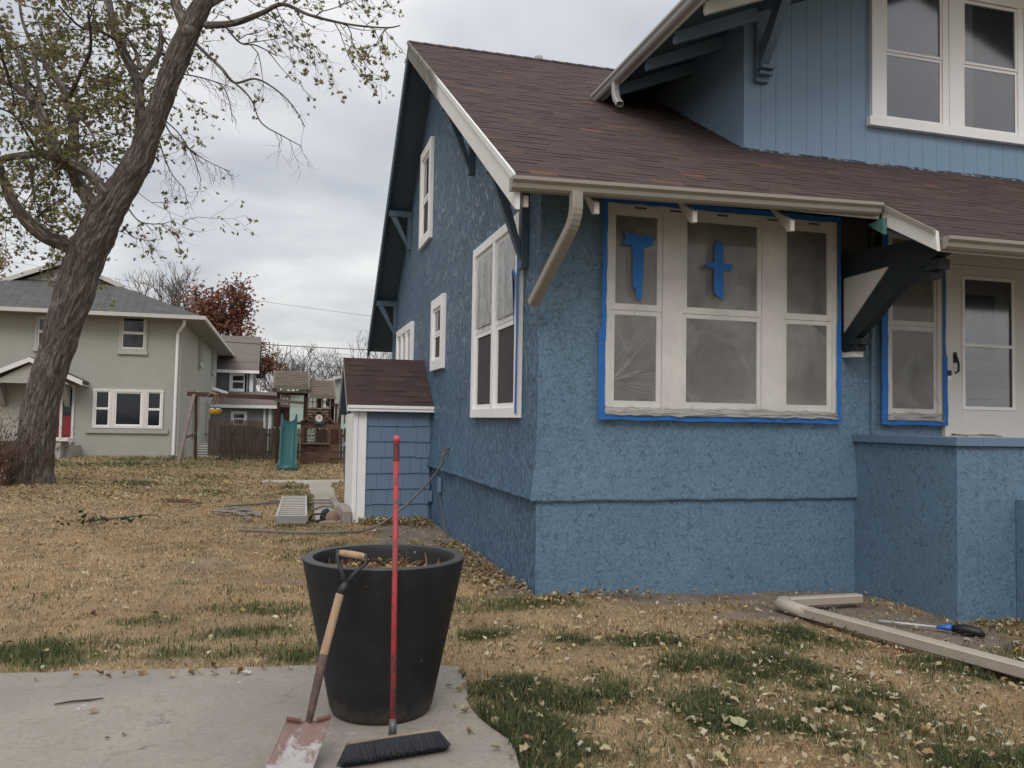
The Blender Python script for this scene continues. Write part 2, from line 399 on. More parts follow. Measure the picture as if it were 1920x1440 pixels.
def greenness(x, y):
    g = np.zeros_like(np.asarray(x, float))
    for a, b, rx, ry, k in GREEN: g = np.maximum(g, k*np.exp(-(((x-a)/rx)**2+((y-b)/ry)**2)*.9))
    n = fbm(x*1.9+5, y*1.9+3, 4); n2 = fbm(x*6+50, y*6+9, 3)
    g = np.maximum(g, .42*sstep(-.6, -2.6, np.asarray(y, float))*sstep(-1.3, -.8, np.asarray(x, float)))
    return np.clip(g*(.55+1.0*n)+1.1*(n-.58)+.6*(n2-.55), 0, 1)
def dirtness(x, y):
    n = fbm(x*3+1, y*3+8, 4)
    d = sstep(.62, .28, (-y)+.5*(n-.5)) * ((x > .4) & (y < .1)) * sstep(.4, .9, x)    # strip under the front window
    d = np.maximum(d, sstep(.75, .35, np.hypot((x-2.3)/1.5, (y+.85)/.75)+.5*(n-.5)) * (y < .2))
    d = np.maximum(d, sstep(1.0, .6, np.hypot((x-2.9)/.6, (y+1.5)/.8)+.4*(n-.5)))
    s = sstep(.35, .12, np.abs(x+.15)+.35*(n-.5)) * (y > -.1) * (y < 5.6) * .8
    s = np.maximum(s, sstep(1.15, .8, np.hypot((x+.35)/.75, (y-3.9)/1.5)+.5*(n-.5)))
    s = np.maximum(s, .55*sstep(1.1, .6, np.hypot((x+2.9)/.45, (y-2.0)/.35)+.5*(n-.5)))
    s = np.maximum(s, .6*sstep(1.1, .6, np.hypot((x+2.2)/.25, (y-1.0)/.2)+.5*(n-.5)))
    return np.clip(np.maximum(d, s), 0, 1)

# ------------------------------------------------------------------ ground
def ground():
    def axis(segs):
        out = []
        for a, b, st in segs: out += list(np.arange(a, b, st))
        return np.array(out+[segs[-1][1]])
    xs = axis([(-900, -60, 60), (-60, -14, 2), (-14, -5, .25), (-5, 4.6, .06), (4.6, 14, .5), (14, 60, 3), (60, 900, 60)])
    ys = axis([(-900, -60, 60), (-60, -9, 2.5), (-9, -4.5, .3), (-4.5, 6, .06), (6, 16, .15), (16, 30, .4), (30, 90, 3), (90, 1500, 90)])
    X, Y = np.meshgrid(xs, ys); Z = gz(X, Y)
    near = ((X > -14) & (X < 6) & (Y > -6) & (Y < 32))
    bumpy = (fbm(X*2, Y*2, 4)-.5)*.05+(fbm(X*9, Y*9, 2)-.5)*.015
    slab = inpoly(X, Y, SLAB) | inpoly(X, Y, PATH)
    Z = Z+np.where(near, bumpy, 0)-np.where(slab, .05, 0)-.008
    n, k = X.shape; idx = np.arange(n*k).reshape(n, k)
    f = np.stack([idx[:-1, :-1], idx[:-1, 1:], idx[1:, 1:], idx[1:, :-1]], -1).reshape(-1, 4)
    v = np.stack([X, Y, Z], -1).reshape(-1, 3)
    fx = X[:-1, :-1].ravel(); fy = Y[:-1, :-1].ravel()
    g = greenness(fx, fy); d = dirtness(fx, fy); n1 = fbm(fx*5, fy*5, 3)
    straw = np.array([.29, .21, .125]); grn = np.array([.075, .085, .032]); dirt = np.array([.20, .165, .135])
    far = (fy > 30)|(np.abs(fx) > 20)
    c = straw*(.65+.7*n1[:, None])*(1-g[:, None])+grn*g[:, None]
    c = c*(1-d[:, None])+dirt*(.7+.6*n1[:, None])*d[:, None]
    c = np.where(far[:, None], np.array([.15, .12, .065]), c)
    o = npmesh('ground', v, f, c, attrmat('lawn_soil', .95, .1, 45, .02)); tag(o, kind='structure')
ground()
def concrete(name, c, crack=False):
    m = Mat(name, .8, .3); n = m.noise(.9, 5, .65, .4); n2 = m.noise(38, 4, .75); n3 = m.noise(4.3, 5, .75, 1.2, (1, 1.8, 1)); n4 = m.noise(9, 5, .7)
    base = m.mix(m.ramp(n, [(.32, 0), (.68, 1)]), sc(c, .80), sc(c, 1.12)); base = m.mix(m.ramp(n2, [(.32, .5), (.55, 0)]), base, sc(c, .55))
    base = m.mix(m.ramp(n4, [(.36, .35), (.46, 0)]), base, (c[0]*.62, c[1]*.58, c[2]*.52))
    base = m.mix(m.ramp(n3, [(.665, 0), (.70, .6), (.78, .8)]), base, (.55, .55, .54)); vo = m.node('ShaderNodeTexVoronoi', feature='DISTANCE_TO_EDGE'); vv = m.node('ShaderNodeVectorMath', operation='ADD'); nd = m.node('ShaderNodeTexNoise'); nd.inputs['Scale'].default_value = 3; nd.inputs['Detail'].default_value = 4
    pz = m.pos(); m.l(pz, nd.inputs['Vector']); m.l(pz, vv.inputs[0]); sc_ = m.node('ShaderNodeVectorMath', operation='SCALE'); m.l(nd.outputs['Color'], sc_.inputs[0]); sc_.inputs['Scale'].default_value = .5; m.l(sc_.outputs[0], vv.inputs[1]); m.l(vv.outputs[0], vo.inputs['Vector']); vo.inputs['Scale'].default_value = .55
    ck = m.mix(m.ramp(m.noise(1.6, 3), [(.40, 1), (.46, 0)]), (1, 1, 1), m.ramp(vo.outputs['Distance'], [(.0, .62), (.0025, 1)])); base = m.mix(1.0, base, ck, 'MULTIPLY')
    m.color(base); b0 = m.bump(n2, .002); m.bump(n4, .003, .6, b0); return m.m
MT['concrete'] = concrete('concrete', (.285, .257, .222, 1))
MT['oldconcrete'] = concrete('old_concrete', (.36, .32, .27, 1))
def wobble(P, st=.12, amp=.018, seed=1):
    out = []; rr = random.Random(seed)
    for i in range(len(P)):
        a = P[i]; b = P[(i+1) % len(P)]; d = math.hypot(b[0]-a[0], b[1]-a[1]); k = max(1, min(60, int(d/st)))
        for j in range(k):
            t = j/k; out.append((a[0]+(b[0]-a[0])*t+rr.uniform(-amp, amp), a[1]+(b[1]-a[1])*t+rr.uniform(-amp, amp)))
    return out
def flat(P, z0, z1, name, mat):
    mb = MB(); mb.prism(P, 2, z0, z1); return tag(mb.build(name, mat), kind='structure')
flat(wobble(SLAB), -.12, .0, 'pavement', MT['concrete'])
flat(wobble(PATH, .3, .03, 2), -.12, .012, 'path', MT['oldconcrete'])

# ------------------------------------------------------------------ shingled roof plane
def shingles(mb, O, U, V, w, l, exp, tw, pal, th=(.0035, .0078), rnd=None, sag=0):
    """O: lower left corner, U along the eave, V up the slope (unit)"""
    rnd = rnd or random.Random(3); O = Vector(O); U = Vector(U); V = Vector(V); N = U.cross(V).normalized()
    j = 0; v = -.02
    while v < l:
        u = -rnd.uniform(0, tw)
        while u < w:
            t_ = tw*rnd.uniform(.6, 1.35); a = max(0, u); b = min(w, u+t_); u += t_
            if b-a < .01: continue
            h = rnd.choice([th[0], th[0], th[1], (th[0]+th[1])/2]); c = rnd.choice(pal); k = rnd.uniform(.93, 1.07); c = (c[0]*k, c[1]*k, c[2]*k)
            e0 = rnd.uniform(-.004, .004); v1 = min(l, v+exp+.03)
            p = [O+U*a+V*(v+e0)+N*h, O+U*b+V*(v+e0)+N*h, O+U*b+V*v1+N*.002, O+U*a+V*v1+N*.002, O+U*a+V*(v+e0)-N*.002, O+U*b+V*(v+e0)-N*.002]
            mb.add(p, [(0, 1, 2, 3), (4, 5, 1, 0)], c)
            mb.add([p[0], p[3], p[4]], [(0, 1, 2)], c); mb.add([p[1], p[2], p[5]], [(0, 2, 1)], c)
        v += exp; j += 1
PAL = [(.076, .053, .051), (.080, .056, .053), (.083, .058, .054), (.073, .052, .050), (.077, .055, .053), (.087, .059, .053), (.071, .051, .049)]
PALB = PAL*10+[(.125, .07, .05), (.10, .062, .05)]

# ================================================================== the blue house
house = thing('blue_house', (0, 0, 0), 'blue stucco house with brown shingle roof, masked windows and a front dormer', 'house')
SL = .612; EY = -.76; EZ = 3.555                     # front eave
ridgeY = 5.78; ridgeZ = EZ+SL*(ridgeY-EY)
BS = .80; backY = 11.25; backZ = ridgeZ-BS*(backY-ridgeY)
XL = -.45; XR = 10.5
def rz(y): return EZ+SL*(y-EY) if y <= ridgeY else ridgeZ-BS*(y-ridgeY)
# walls: profile flares outward above a drip edge, the foundation sits back
rr = random.Random(11)
LEV = [(3.86, 0), (2.2, 0), (1.62, 0), (1.42, .008), (1.25, .02), (1.08, .038), (.94, .056), (.845, .068)]
def wallstrips(mb, pts_fn, length, step, sd):
    """pts_fn(t, off, z) -> xyz; builds the flared skirt and foundation along one wall"""
    n = int(length/step); q = random.Random(sd); rows = []
    jz = [q.uniform(-.005, .005) for _ in range(n+1)]; jo = [q.uniform(-.004, .004) for _ in range(n+1)]
    lev = LEV+[(.83, .060), (.832, .006), (.5, .0), (-.4, 0)]
    vs = []
    for i in range(n+1):
        t = length*i/n
        for k, (z, o) in enumerate(lev):
            dz = jz[i] if k in (7, 8) else 0; do = jo[i] if k in (6, 7, 8) else 0
            if i in (0, n): dz = do = 0
            vs.append(pts_fn(t, o+do, z+dz))
    m_ = len(lev); fs = []
    for i in range(n):
        for k in range(m_-1): fs.append((i*m_+k, i*m_+k+1, (i+1)*m_+k+1, (i+1)*m_+k))
    mb.add(vs, fs)
mb = MB()
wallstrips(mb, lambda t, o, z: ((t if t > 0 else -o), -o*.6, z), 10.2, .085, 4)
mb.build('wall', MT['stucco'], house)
mb = MB()
wallstrips(mb, lambda t, o, z: (-o, t if t > 0 else -o*.6, z), 10.6, .085, 5)
gy = [(0, 3.86)]+[(y, rz(y)-.06) for y in (.0, 2, 4, ridgeY, 8, 10.6)]+[(10.6, 3.86)]
gy = [(0, 3.86), (0, rz(0)-.06), (ridgeY, ridgeZ-.06), (10.6, rz(10.6)-.06)]
# gable above the strip rows (rows end at 3.86 while the back falls lower, so the roof covers them)
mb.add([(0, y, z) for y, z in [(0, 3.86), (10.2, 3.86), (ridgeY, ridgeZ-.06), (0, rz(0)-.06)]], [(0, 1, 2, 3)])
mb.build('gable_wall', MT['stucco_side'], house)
# back wall
mb = MB(); mb.add([(0, 10.6, -.4), (10.2, 10.6, -.4), (10.2, 10.6, 3.4), (0, 10.6, 3.4)], [(0, 1, 2, 3)]); mb.build('back_wall', MT['stucco'], house)
# roof deck
T = .16
mb = MB()
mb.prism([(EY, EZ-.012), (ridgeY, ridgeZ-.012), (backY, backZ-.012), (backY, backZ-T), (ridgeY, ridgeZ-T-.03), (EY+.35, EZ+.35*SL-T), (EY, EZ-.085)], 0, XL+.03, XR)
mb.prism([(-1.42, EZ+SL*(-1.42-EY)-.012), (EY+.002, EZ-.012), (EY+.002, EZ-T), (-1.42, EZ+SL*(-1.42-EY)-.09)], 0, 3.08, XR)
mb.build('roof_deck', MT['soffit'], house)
mb = MB()
V = Vector((0, 1, SL)).normalized(); l = (Vector((0, ridgeY, ridgeZ))-Vector((0, EY, EZ))).length
shingles(mb, (XL-.01, EY, EZ), (1, 0, 0), V, XR-XL, l, .115, .25, PALB, rnd=random.Random(5))
lp = .66/V.y
shingles(mb, (3.05, -1.43, EZ+SL*(-1.43-EY)), (1, 0, 0), V, XR-3.05, lp-.01, .115, .25, PALB, rnd=random.Random(6))
Vb = Vector((0, -1, BS)).normalized()
shingles(mb, (XR, backY, backZ), (-1, 0, 0), Vb, XR-XL, (Vector((0, ridgeY, ridgeZ))-Vector((0, backY, backZ))).length, .3, .8, PAL, rnd=random.Random(8))
# ridge caps
x = XL-.01
while x < XR:
    k = rr.uniform(.85, 1.15); c = (.06*k, .04*k, .037*k)
    mb.add([(x, ridgeY-.14, ridgeZ-.14*SL+.02), (x+.27, ridgeY-.14, ridgeZ-.14*SL+.012), (x+.27, ridgeY, ridgeZ+.018), (x, ridgeY, ridgeZ+.028), (x+.27, ridgeY+.13, ridgeZ-.13*BS+.012), (x, ridgeY+.13, ridgeZ-.13*BS+.02)], [(0, 1, 2, 3), (3, 2, 4, 5)], c); x += .24
mb.build('roof_shingles', MT['shingle'], house)
# rake boards (barge boards) at the gable overhang
def rakeboard(y0, z0, y1, z1, dep, x0, x1, mat, top=.0):
    mb = MB(); mb.prism([(y0, z0+top), (y1, z1+top), (y1, z1-dep), (y0, z0-dep)], 0, x0, x1); return mb
rb = rakeboard(EY-.02, EZ-.02, ridgeY, ridgeZ-.005, .265, XL-.012, XL+.028, None); rb.build('rake_board', MT['rake'], house)
rb = rakeboard(EY-.02, EZ+.012, ridgeY, ridgeZ+.012, .06, XL-.035, XL-.013, None); rb.build('rake_moulding', MT['rake'], house)
rb = rakeboard(ridgeY+.002, ridgeZ-.005, backY, backZ-.01, .26, XL-.012, XL+.028, None); tag(rb.build('rake_board', MT['soffit'], house), 'dark rear rake board')
# exposed frieze, dark beam at the top of the front wall
mb = MB(); mb.box(.02, -.035, 3.66, 10.2, -.002, 3.86); mb.build('frieze_board', MT['darkboard'], house)
# gutters
def gutter(x0, x1, y, zt0, zt1, mat, parent, w=.125, h=.105, caps=True, ax=0):
    prof = [(0, 0), (0, -h), (-w*.55, -h), (-w*.72, -h*.82), (-w*.78, -h*.5), (-w, -h*.28), (-w, 0), (-w+.012, .0), (-w+.012, -.008), (-w+.006, -h*.24), (-w*.72, -h*.45), (-w*.66, -h*.78), (-w*.5, -h+.008), (-.006, -h+.008), (-.006, 0)]
    n = len(prof); vs = []
    for xx, zt in ((x0, zt0), (x1, zt1)):
        for a, b in prof: vs.append((xx, y+a, zt+b) if ax == 0 else (y+a, xx, zt+b))
    mb = MB(); fs = [(i, (i+1) % n, (i+1) % n+n, i+n) for i in range(n)]
    mb.add(vs, fs)
    for xx, zt in ((x0, zt0), (x1, zt1)):
        if caps:
            P_ = prof[:7]; o = [(xx, y+a, zt+b) if ax == 0 else (y+a, xx, zt+b) for a, b in P_]
            mb.add(o, [tuple(range(7))])
    return mb.build('gutter', mat, parent, bevel=.002)
gutter(XL-.06, 3.0, EY-.002, 3.515, 3.60, MT['beige'], house)
gutter(3.10, 10.5, -1.425, 3.165, 3.19, MT['beige'], house)
mb = MB(); mb.box(XL+.03, EY-.0015, EZ-.08, 3.05, EY-.0002, EZ-.02); mb.build('fascia', MT['creamtrim'], house)
# eave flashing wedge seen above the gutter at the left
mb = MB(); mb.add([(XL-.03, EY-.03, 3.515), (3.05, EY-.03, 3.575), (3.05, EY-.005, EZ+.0), (XL-.03, EY-.005, EZ+.0)], [(0, 1, 2, 3)]); mb.build('drip_edge', MT['galv'], house)
# downspout
def rectube(path, w, d, side):
    """rectangular downspout along a path in a plane; side = width direction"""
    side = Vector(side).normalized(); mb = MB(); vs = []; P_ = [Vector(p) for p in path]; n = len(P_)
    for i, p in enumerate(P_):
        t = (P_[min(i+1, n-1)]-P_[max(0, i-1)]).normalized(); q = side.cross(t).normalized()
        w2 = w/2; d2 = d/2; r = .012
        for a, b in ((-w2+r, -d2), (w2-r, -d2), (w2, -d2+r), (w2, d2-r), (w2-r, d2), (-w2+r, d2), (-w2, d2-r), (-w2, -d2+r)): vs.append(p+side*a+q*b)
    fs = []
    for i in range(n-1):
        for j in range(8): fs.append((i*8+j, i*8+(j+1) % 8, (i+1)*8+(j+1) % 8, (i+1)*8+j))
    fs += [tuple(range(7, -1, -1))]
    mb.add(vs, fs); return mb
A = Vector((.045, -.835, 3.43)); B0 = Vector((.04, -.80, 3.27)); E_ = Vector((-.10, -.16, 2.70))
A = Vector((.045, -.83, 3.44)); dirn = (E_-Vector((.045, -.84, 3.30))).normalized(); path = [A]; p = A.copy(); dd = Vector((.0, -.02, -1)).normalized()
p = p+dd*.09; path.append(p.copy())
for i in range(12):
    t = (i+.5)/12; d_ = dd.lerp(dirn, t).normalized(); p = p+d_*.021; path.append(p.copy()+dirn.cross(Vector((1, 0, 0)))*(.0012 if i % 2 else -.0012))
E_ = p+dirn*.80
path.append(E_)
sidev = dirn.cross(Vector((0, 0, 1))).normalized()
mb = rectube(path, .105, .075, sidev); mb.build('downspout', MT['beige'], house, bevel=.003)
# rafter tails under the front eave
def tail(x, mat=MT['creamtrim']):
    mb = MB(); mb.prism([(-.001, 3.62), (EY+.02, EZ-.175), (EY+.02, EZ-.27), (EY+.09, EZ-.275), (-.001, 3.44)], 0, x-.022, x+.022)
    mb.prism([(-.68, 3.40), (-.72, 3.33), (-.5, 3.40)], 0, x-.0, x+.001)
    mb.build('rafter_tail', mat, house)
for x in (.26, 1.17, 2.14): 
    mb = MB(); mb.prism([(-.36, 3.63), (EY+.015, EZ-.16), (EY+.015, EZ-.255), (EY+.06, EZ-.255)], 0, x-.022, x+.022); mb.build('rafter_tail', MT['tailpaint'], house)
mb = MB(); mb.prism([(-.36, 3.63), (EY+.015, EZ-.16), (EY+.015, EZ-.25), (EY+.05, EZ-.25)], 0, -.38, -.34); mb.build('rafter_tail', MT['tailpaint'], house)
# gable brackets
def bracket(y, big=1.0):
    zt = rz(y)-T-.09; mb = MB()
    mb.box(XL+.03, y-.05, zt-.11, -.001, y+.05, zt)                       # outlooker beam
    mb.box(-.075, y-.048, zt-.78*big, -.004, y+.048, zt-.112)               # wall plate
    mb.prism([(XL+.06, zt-.112), (XL+.17, zt-.112), (-.078, zt-.60*big), (-.078, zt-.72*big)], 1, y-.04, y+.04)
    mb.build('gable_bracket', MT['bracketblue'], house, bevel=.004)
for y, b_ in ((.42, 1.3), (2.85, 1.15), (8.15, .92), (9.95, .9)): bracket(y, b_)
# --- windows --------------------------------------------------------------
def frame_T(O, u, n):
    u = Vector(u); n = Vector(n); z = Vector((0, 0, 1)); m = Matrix((( u.x, z.x, n.x, O[0]), (u.y, z.y, n.y, O[1]), (u.z, z.z, n.z, O[2]), (0, 0, 0, 1))); return m
def rect_ring(mb, x0, y0, x1, y1, w, z0, z1, wb=None, wt=None):
    wb = w if wb is None else wb; wt = w if wt is None else wt
    mb.box(x0, y0, z0, x0+w, y1, z1); mb.box(x1-w, y0, z0, x1, y1, z1)
    mb.box(x0+w, y0, z0, x1-w, y0+wb, z1-.002); mb.box(x0+w, y1-wt, z0, x1-w, y1, z1-.002)
def window(parent, O, u, n, w, h, cols, rail, cas=.09, mull=.09, cw=None, sash=.04, mats=('glass', 'screen'), trim='white', depth=.05, sill=None, name='window', head=0, lower=None, sashm=None):
    """casing + sashes + panes; cols = list of relative sash widths; rail = height fraction of the meeting rail (None: single)"""
    Tm = frame_T(O, u, n); mb = MB(); mb.T = Tm
    rect_ring(mb, 0, 0, w, h, cas, .001, depth)
    inner = w-2*cas-mull*(len(cols)-1); tot = sum(cols); x = cas; cells = []
    for i, c in enumerate(cols):
        cw_ = inner*c/tot; cells.append((x, x+cw_)); x += cw_
        if i < len(cols)-1: mb.box(x, cas, .001, x+mull, h-cas, depth-.004); x += mull
    if sill: mb.box(-.03, -sill, .001, w+.03, -.001, depth+.03)
    if head: mb.box(-.02, h+.001, .001, w+.02, h+head, depth+.015)
    f = mb.build(name, MT[trim], parent, bevel=.003)
    for a, b in cells:
        y0, y1 = cas, h-cas
        secs = [(y0, y1, 0)] if rail is None else [(y0, y0+(y1-y0)*rail, 1), (y0+(y1-y0)*rail, y1, 0)]
        for (p, q, lo) in secs:
            d0 = .012 if lo else .018; s_ = MB(); s_.T = Tm
            rect_ring(s_, a+.002, p+.001, b-.002, q-.001, sash, .002, d0+.012); s_.build('sash', MT[sashm or trim], f)
            g = MB(); g.T = Tm; g.box(a+sash*.9, p+sash*.9, .003, b-sash*.9, q-sash*.9, d0-.004); g.build('pane', MT[mats[1] if lo else mats[0]], f)
    return f
# trio of windows on the front wall
def front_trio():
    Tm = frame_T((.63, 0, 1.62), (1, 0, 0), (0, -1, 0)); mb = MB(); mb.T = Tm; w = 2.49; h = 1.99
    rect_ring(mb, 0, 0, w, h, .045, .001, .055, .07, .05)
    cells = [(.045, .575), (.79, 1.64), (1.875, 2.445)]
    mb.box(.577, .07, .001, .788, h-.05, .05); mb.box(1.642, .07, .001, 1.873, h-.05, .05)
    f = mb.build('window', MT['framewhite'], house, bevel=.003)
    for i, (a, b) in enumerate(cells):
        for lo, (p, q) in ((1, (.075, .98)), (0, (.985, 1.935))):
            s_ = MB(); s_.T = Tm; rect_ring(s_, a+.002, p, b-.002, q, .05 if i != 1 else .042, .002, .03 if lo else .036, .06, .04 if lo else .055); s_.build('sash', MT['framewhite'], f)
            g = MB(); g.T = Tm; g.box(a+.045, p+.04, .003, b-.045, q-.04, .018); g.build('pane', MT['glass'], f)
    for cx in (.34, .70, 1.2, 1.75, 2.22):                                   # small finger slots along the head
        mb = MB(); mb.T = Tm; mb.box(cx-.06, 1.945, .0505, cx+.06, 1.963, .0565); mb.build('slot', MT['black'], f)
front_trio()
def narrow_front():
    Tm = frame_T((3.72, 0, 1.62), (1, 0, 0), (0, -1, 0)); mb = MB(); mb.T = Tm
    rect_ring(mb, 0, 0, .68, 1.99, .05, .001, .055, .07, .05); f = mb.build('window', MT['framewhite'], house, bevel=.003)
    for lo, (p, q) in ((1, (.075, .98)), (0, (.985, 1.935))):
        s_ = MB(); s_.T = Tm; rect_ring(s_, .052, p, .628, q, .03, .002, .03 if lo else .036, .05, .045); s_.build('sash', MT['framewhite'], f)
        g = MB(); g.T = Tm; g.box(.075, p+.03, .003, .6, q-.03, .018); g.build('pane', MT['glass'], f)
narrow_front()
NX = (-1, 0, 0)
window(house, (0, 2.56, 1.58), (0, -1, 0), NX, 2.03, 2.02, [1, 1], .49, cas=.10, mull=.10, sash=.05, mats=('glass', 'screen'), depth=.06, sill=None)
window(house, (0, 5.48, 2.29), (0, -1, 0), NX, .96, 1.08, [1], .5, cas=.15, sash=.04, depth=.06)
window(house, (0, 6.86, 4.45), (0, -1, 0), NX, 1.05, 1.64, [1], .46, cas=.15, sash=.05, depth=.06)
window(house, (0, 9.52, 2.2), (0, -1, 0), NX, 2.0, 1.10, [1, 1, 1], None, cas=.13, mull=.12, sash=.05, depth=.06)
# --- front door -----------------------------------------------------------
Tm = frame_T((4.44, 0, 1.2), (1, 0, 0), (0, -1, 0))
mb = MB(); mb.T = Tm; mb.box(0, .0, .001, .085, 2.21, .05); mb.box(1.07, 0, .001, 1.17, 2.21, .05); mb.box(.085, 2.09, .001, 1.07, 2.21, .048); mb.build('door_frame', MT['creamtrim'], house, bevel=.003)
mb = MB(); mb.T = Tm
mb.box(.09, 0, .002, .235, 2.085, .04); mb.box(.905, 0, .002, 1.065, 2.085, .04); mb.box(.235, 0, .002, .905, .56, .04); mb.box(.235, 1.96, .002, .905, 2.085, .04)
door = mb.build('storm_door', MT['creamtrim'], house, bevel=.003)
mb = MB(); mb.T = Tm; rect_ring(mb, .225, .55, .915, 1.97, .035, .0405, .052); mb.box(.26, 1.215, .0405, .88, 1.25, .05); mb.build('glass_frame', MT['white'], door)
mb = MB(); mb.T = Tm; mb.box(.235, .56, .030, .905, 1.96, .034); mb.build('glass_pane', MT['clear'], door)
# inner door seen through the glass
mb = MB(); mb.T = Tm; mb.box(.236, .561, .002, .904, 1.959, .006); mb.build('inner_door_board', painted('inner_door_paint', (.40, .385, .36), .6), door)
mb = MB(); mb.T = Tm; mb.box(.27, 1.08, .0065, .70, 1.78, .012); mb.build('inner_glass', painted('dark_interior', (.06, .058, .06), .4), door)
for zz0, zz1 in ((1.30, 1.43), (1.085, 1.15)):
    mb = MB(); mb.T = Tm; mb.box(.29, zz0, .0125, .44, zz1, .0135); mb.build('blue_note', MT['tape'], door)
mb = MB(); mb.T = Tm; mb.box(.30, 1.17, .0125, .42, 1.28, .0135); mb.build('paper_note', painted('paper', (.28, .27, .25), .8), door)
for i in range(3):
    mb = MB(); mb.T = Tm; mb.box(.30+.13*i, 1.50, .0125, .39+.13*i, 1.64, .0135); mb.build('door_light', painted('door_light', (.13, .125, .12), .5), door)
mb = MB(); mb.T = Tm
for z_ in (.66, .80, .94): mb.box(.3, z_, .0065, .86, z_+.008, .009)
mb.build('panel_moulding', MT['glassblue'], door)
mb = MB(); mb.tube([Tm @ Vector(p) for p in ((.14, .93, .045), (.14, .95, .085), (.138, 1.02, .09), (.135, 1.09, .07), (.13, 1.12, .045))], [.009, .012, .012, .011, .014], 8); mb.T = Tm; mb.box(.115, 1.04, .0405, .155, 1.15, .05); mb.build('handle', MT['black'], door, smooth=False)
for zz in (1.66, .5, 1.1):
    pass
mb = MB(); mb.T = Tm; mb.box(.022, .90, .0505, .066, .955, .07); d_ = mb.build('doorbell', MT['black'], house)
mb = MB(); mb.T = Tm; mb.box(.022, .845, .0505, .066, .899, .066); mb.build('doorbell_button', MT['white'], house)
# --- porch ----------------------------------------------------------------
PX = 3.37; PY = -1.33
mb = MB(); mb.box(PX, PY, -.5, PX+.22, -.003, 1.395); mb.box(PX+.22, PY, -.5, 7.5, PY+.22, 1.395); mb.build('porch_wall', MT['stucco'], house, bevel=.006)
mb = MB(); mb.box(PX-.035, PY-.035, 1.397, PX+.25, -.003, 1.475); mb.box(PX+.25, PY-.035, 1.397, 7.5, PY+.25, 1.475); mb.build('porch_wall_cap', MT['bluewood'], house, bevel=.006)
mb = MB(); mb.box(3.985, -2.9, -.5, 4.35, PY-.003, .94); mb.build('step_wall', MT['stucco'], house, bevel=.008)
mb = MB(); mb.box(PX+.221, PY+.221, 1.05, 7.4, -.004, 1.19); mb.build('porch_floor', MT['concrete'], house)
# slim wall return beside the narrow window
mb = MB(); mb.box(3.55, -.03, 1.48, 3.60, -.004, 3.6); mb.build('corner_bead', MT['stucco'], house, bevel=.004)
# porch roof side: rake board, moulding and knee brace
def zr2(y): return EZ+SL*(y-EY)
mb = MB(); mb.prism([(-.80, 3.60), (-1.45, 3.215), (-1.47, 3.045), (-.86, 3.385), (-.80, 3.41)], 0, 3.045, 3.08); mb.build('porch_rake_board', MT['creamtrim'], house)
mb = MB(); mb.prism([(-.76, 3.635), (-1.46, 3.225), (-1.46, 3.19), (-.76, 3.59)], 0, 3.02, 3.044); mb.build('porch_rake_moulding', MT['beige'], house)
mb = MB(); mb.box(3.09, -1.424, 3.05, 10.4, -1.4215, 3.13); mb.build('fascia', MT['creamtrim'], house)
mb = MB(); mb.prism([(-.66, 3.44), (-.87, 3.46), (-.87, 3.31)], 0, 3.0, 3.044); tag(mb.build('outlooker', painted('teal_primer', (.07, .16, .155), .6), house), 'teal end of the roof outlooker')
mb = MB()
mb.prism([(-.003, 3.30), (-.003, 3.03), (-.60, 3.06), (-1.10, 2.98), (-1.40, 3.10), (-1.40, 3.19), (-.9, 3.25)], 0, 3.21, 3.33)
mb.box(3.21, -.048, 2.33, 3.31, -.004, 3.028)
arc = []
Pq = [(-.05, 2.30), (-.20, 2.42), (-.38, 2.53), (-.54, 2.64), (-.68, 2.76), (-.84, 2.85), (-1.0, 2.90), (-1.12, 2.93), (-1.12, 2.975), (-.70, 3.055), (-.05, 2.49)]
mb.prism(Pq, 0, 3.215, 3.305)
for i, (a, b, c_, d) in enumerate(((-1.32, -1.14, 2.93, 3.02), (-1.22, -1.06, 2.86, 2.925))): mb.box(3.203, a, c_, 3.317, b, d)
for a, b, c_, d in ((-.31, -.16, 2.36, 2.42), (-.24, -.06, 2.30, 2.355)): mb.box(3.203, a, c_, 3.317, b, d)
mb.build('porch_bracket', MT['darkboard'], house)
mb = MB(); mb.prism([(-.050, 3.045), (-.050, 2.495), (-.69, 3.055)], 0, 3.205, 3.295); mb.build('bracket_panel', painted('grey_primer', (.42, .40, .37), .7, .08), house)
mb = MB(); mb.box(3.215, -.19, 2.245, 3.325, -.004, 2.297); mb.build('bracket_foot', MT['creamtrim'], house)
# --- dormer ---------------------------------------------------------------
DX0, DX1, DY = 2.75, 9.85, 1.1; dc = (DX0+DX1)/2; DP = .42; GX = 1.67; GZ = 5.86
def dz(x): return GZ+DP*(x-GX)
mb = MB()
x = DX0; bw = .203
while x < 8.6:
    x1 = min(x+bw, DX1); z1 = min(dz(x), dz(2*dc-x)); z2 = min(dz(x1), dz(2*dc-x1))
    z1 = z2 = max(z1, z2)-.02
    mb.box(x+.0018, DY-.012, 4.3, x1-.0018, DY+.03, z1); x += bw
mb.box(DX0, DY+.03, 4.3, DX1, DY+.06, 6.2)
mb.build('dormer_front_siding', MT['siding'], house, bevel=.001)
mb = MB(); y = DY+.0; 
while y < 5.2:
    mb.box(DX0-.012, y+.003, 4.3, DX0+.03, y+bw-.003, dz(DX0)-.02); y += bw
mb.box(DX0-.014, DY-.015, 4.3, DX0-.002+.10, DY-.0125, dz(DX0))
mb.build('dormer_side_siding', MT['siding'], house, bevel=.002)
mb = MB()
mb.prism([(GX, GZ), (dc, dz(dc)), (2*dc-GX, GZ), (2*dc-GX, GZ-.10), (dc, dz(dc)-.12), (GX, GZ-.10)], 1, -.35, 6.2)
mb.build('dormer_roof', MT['soffit'], house)
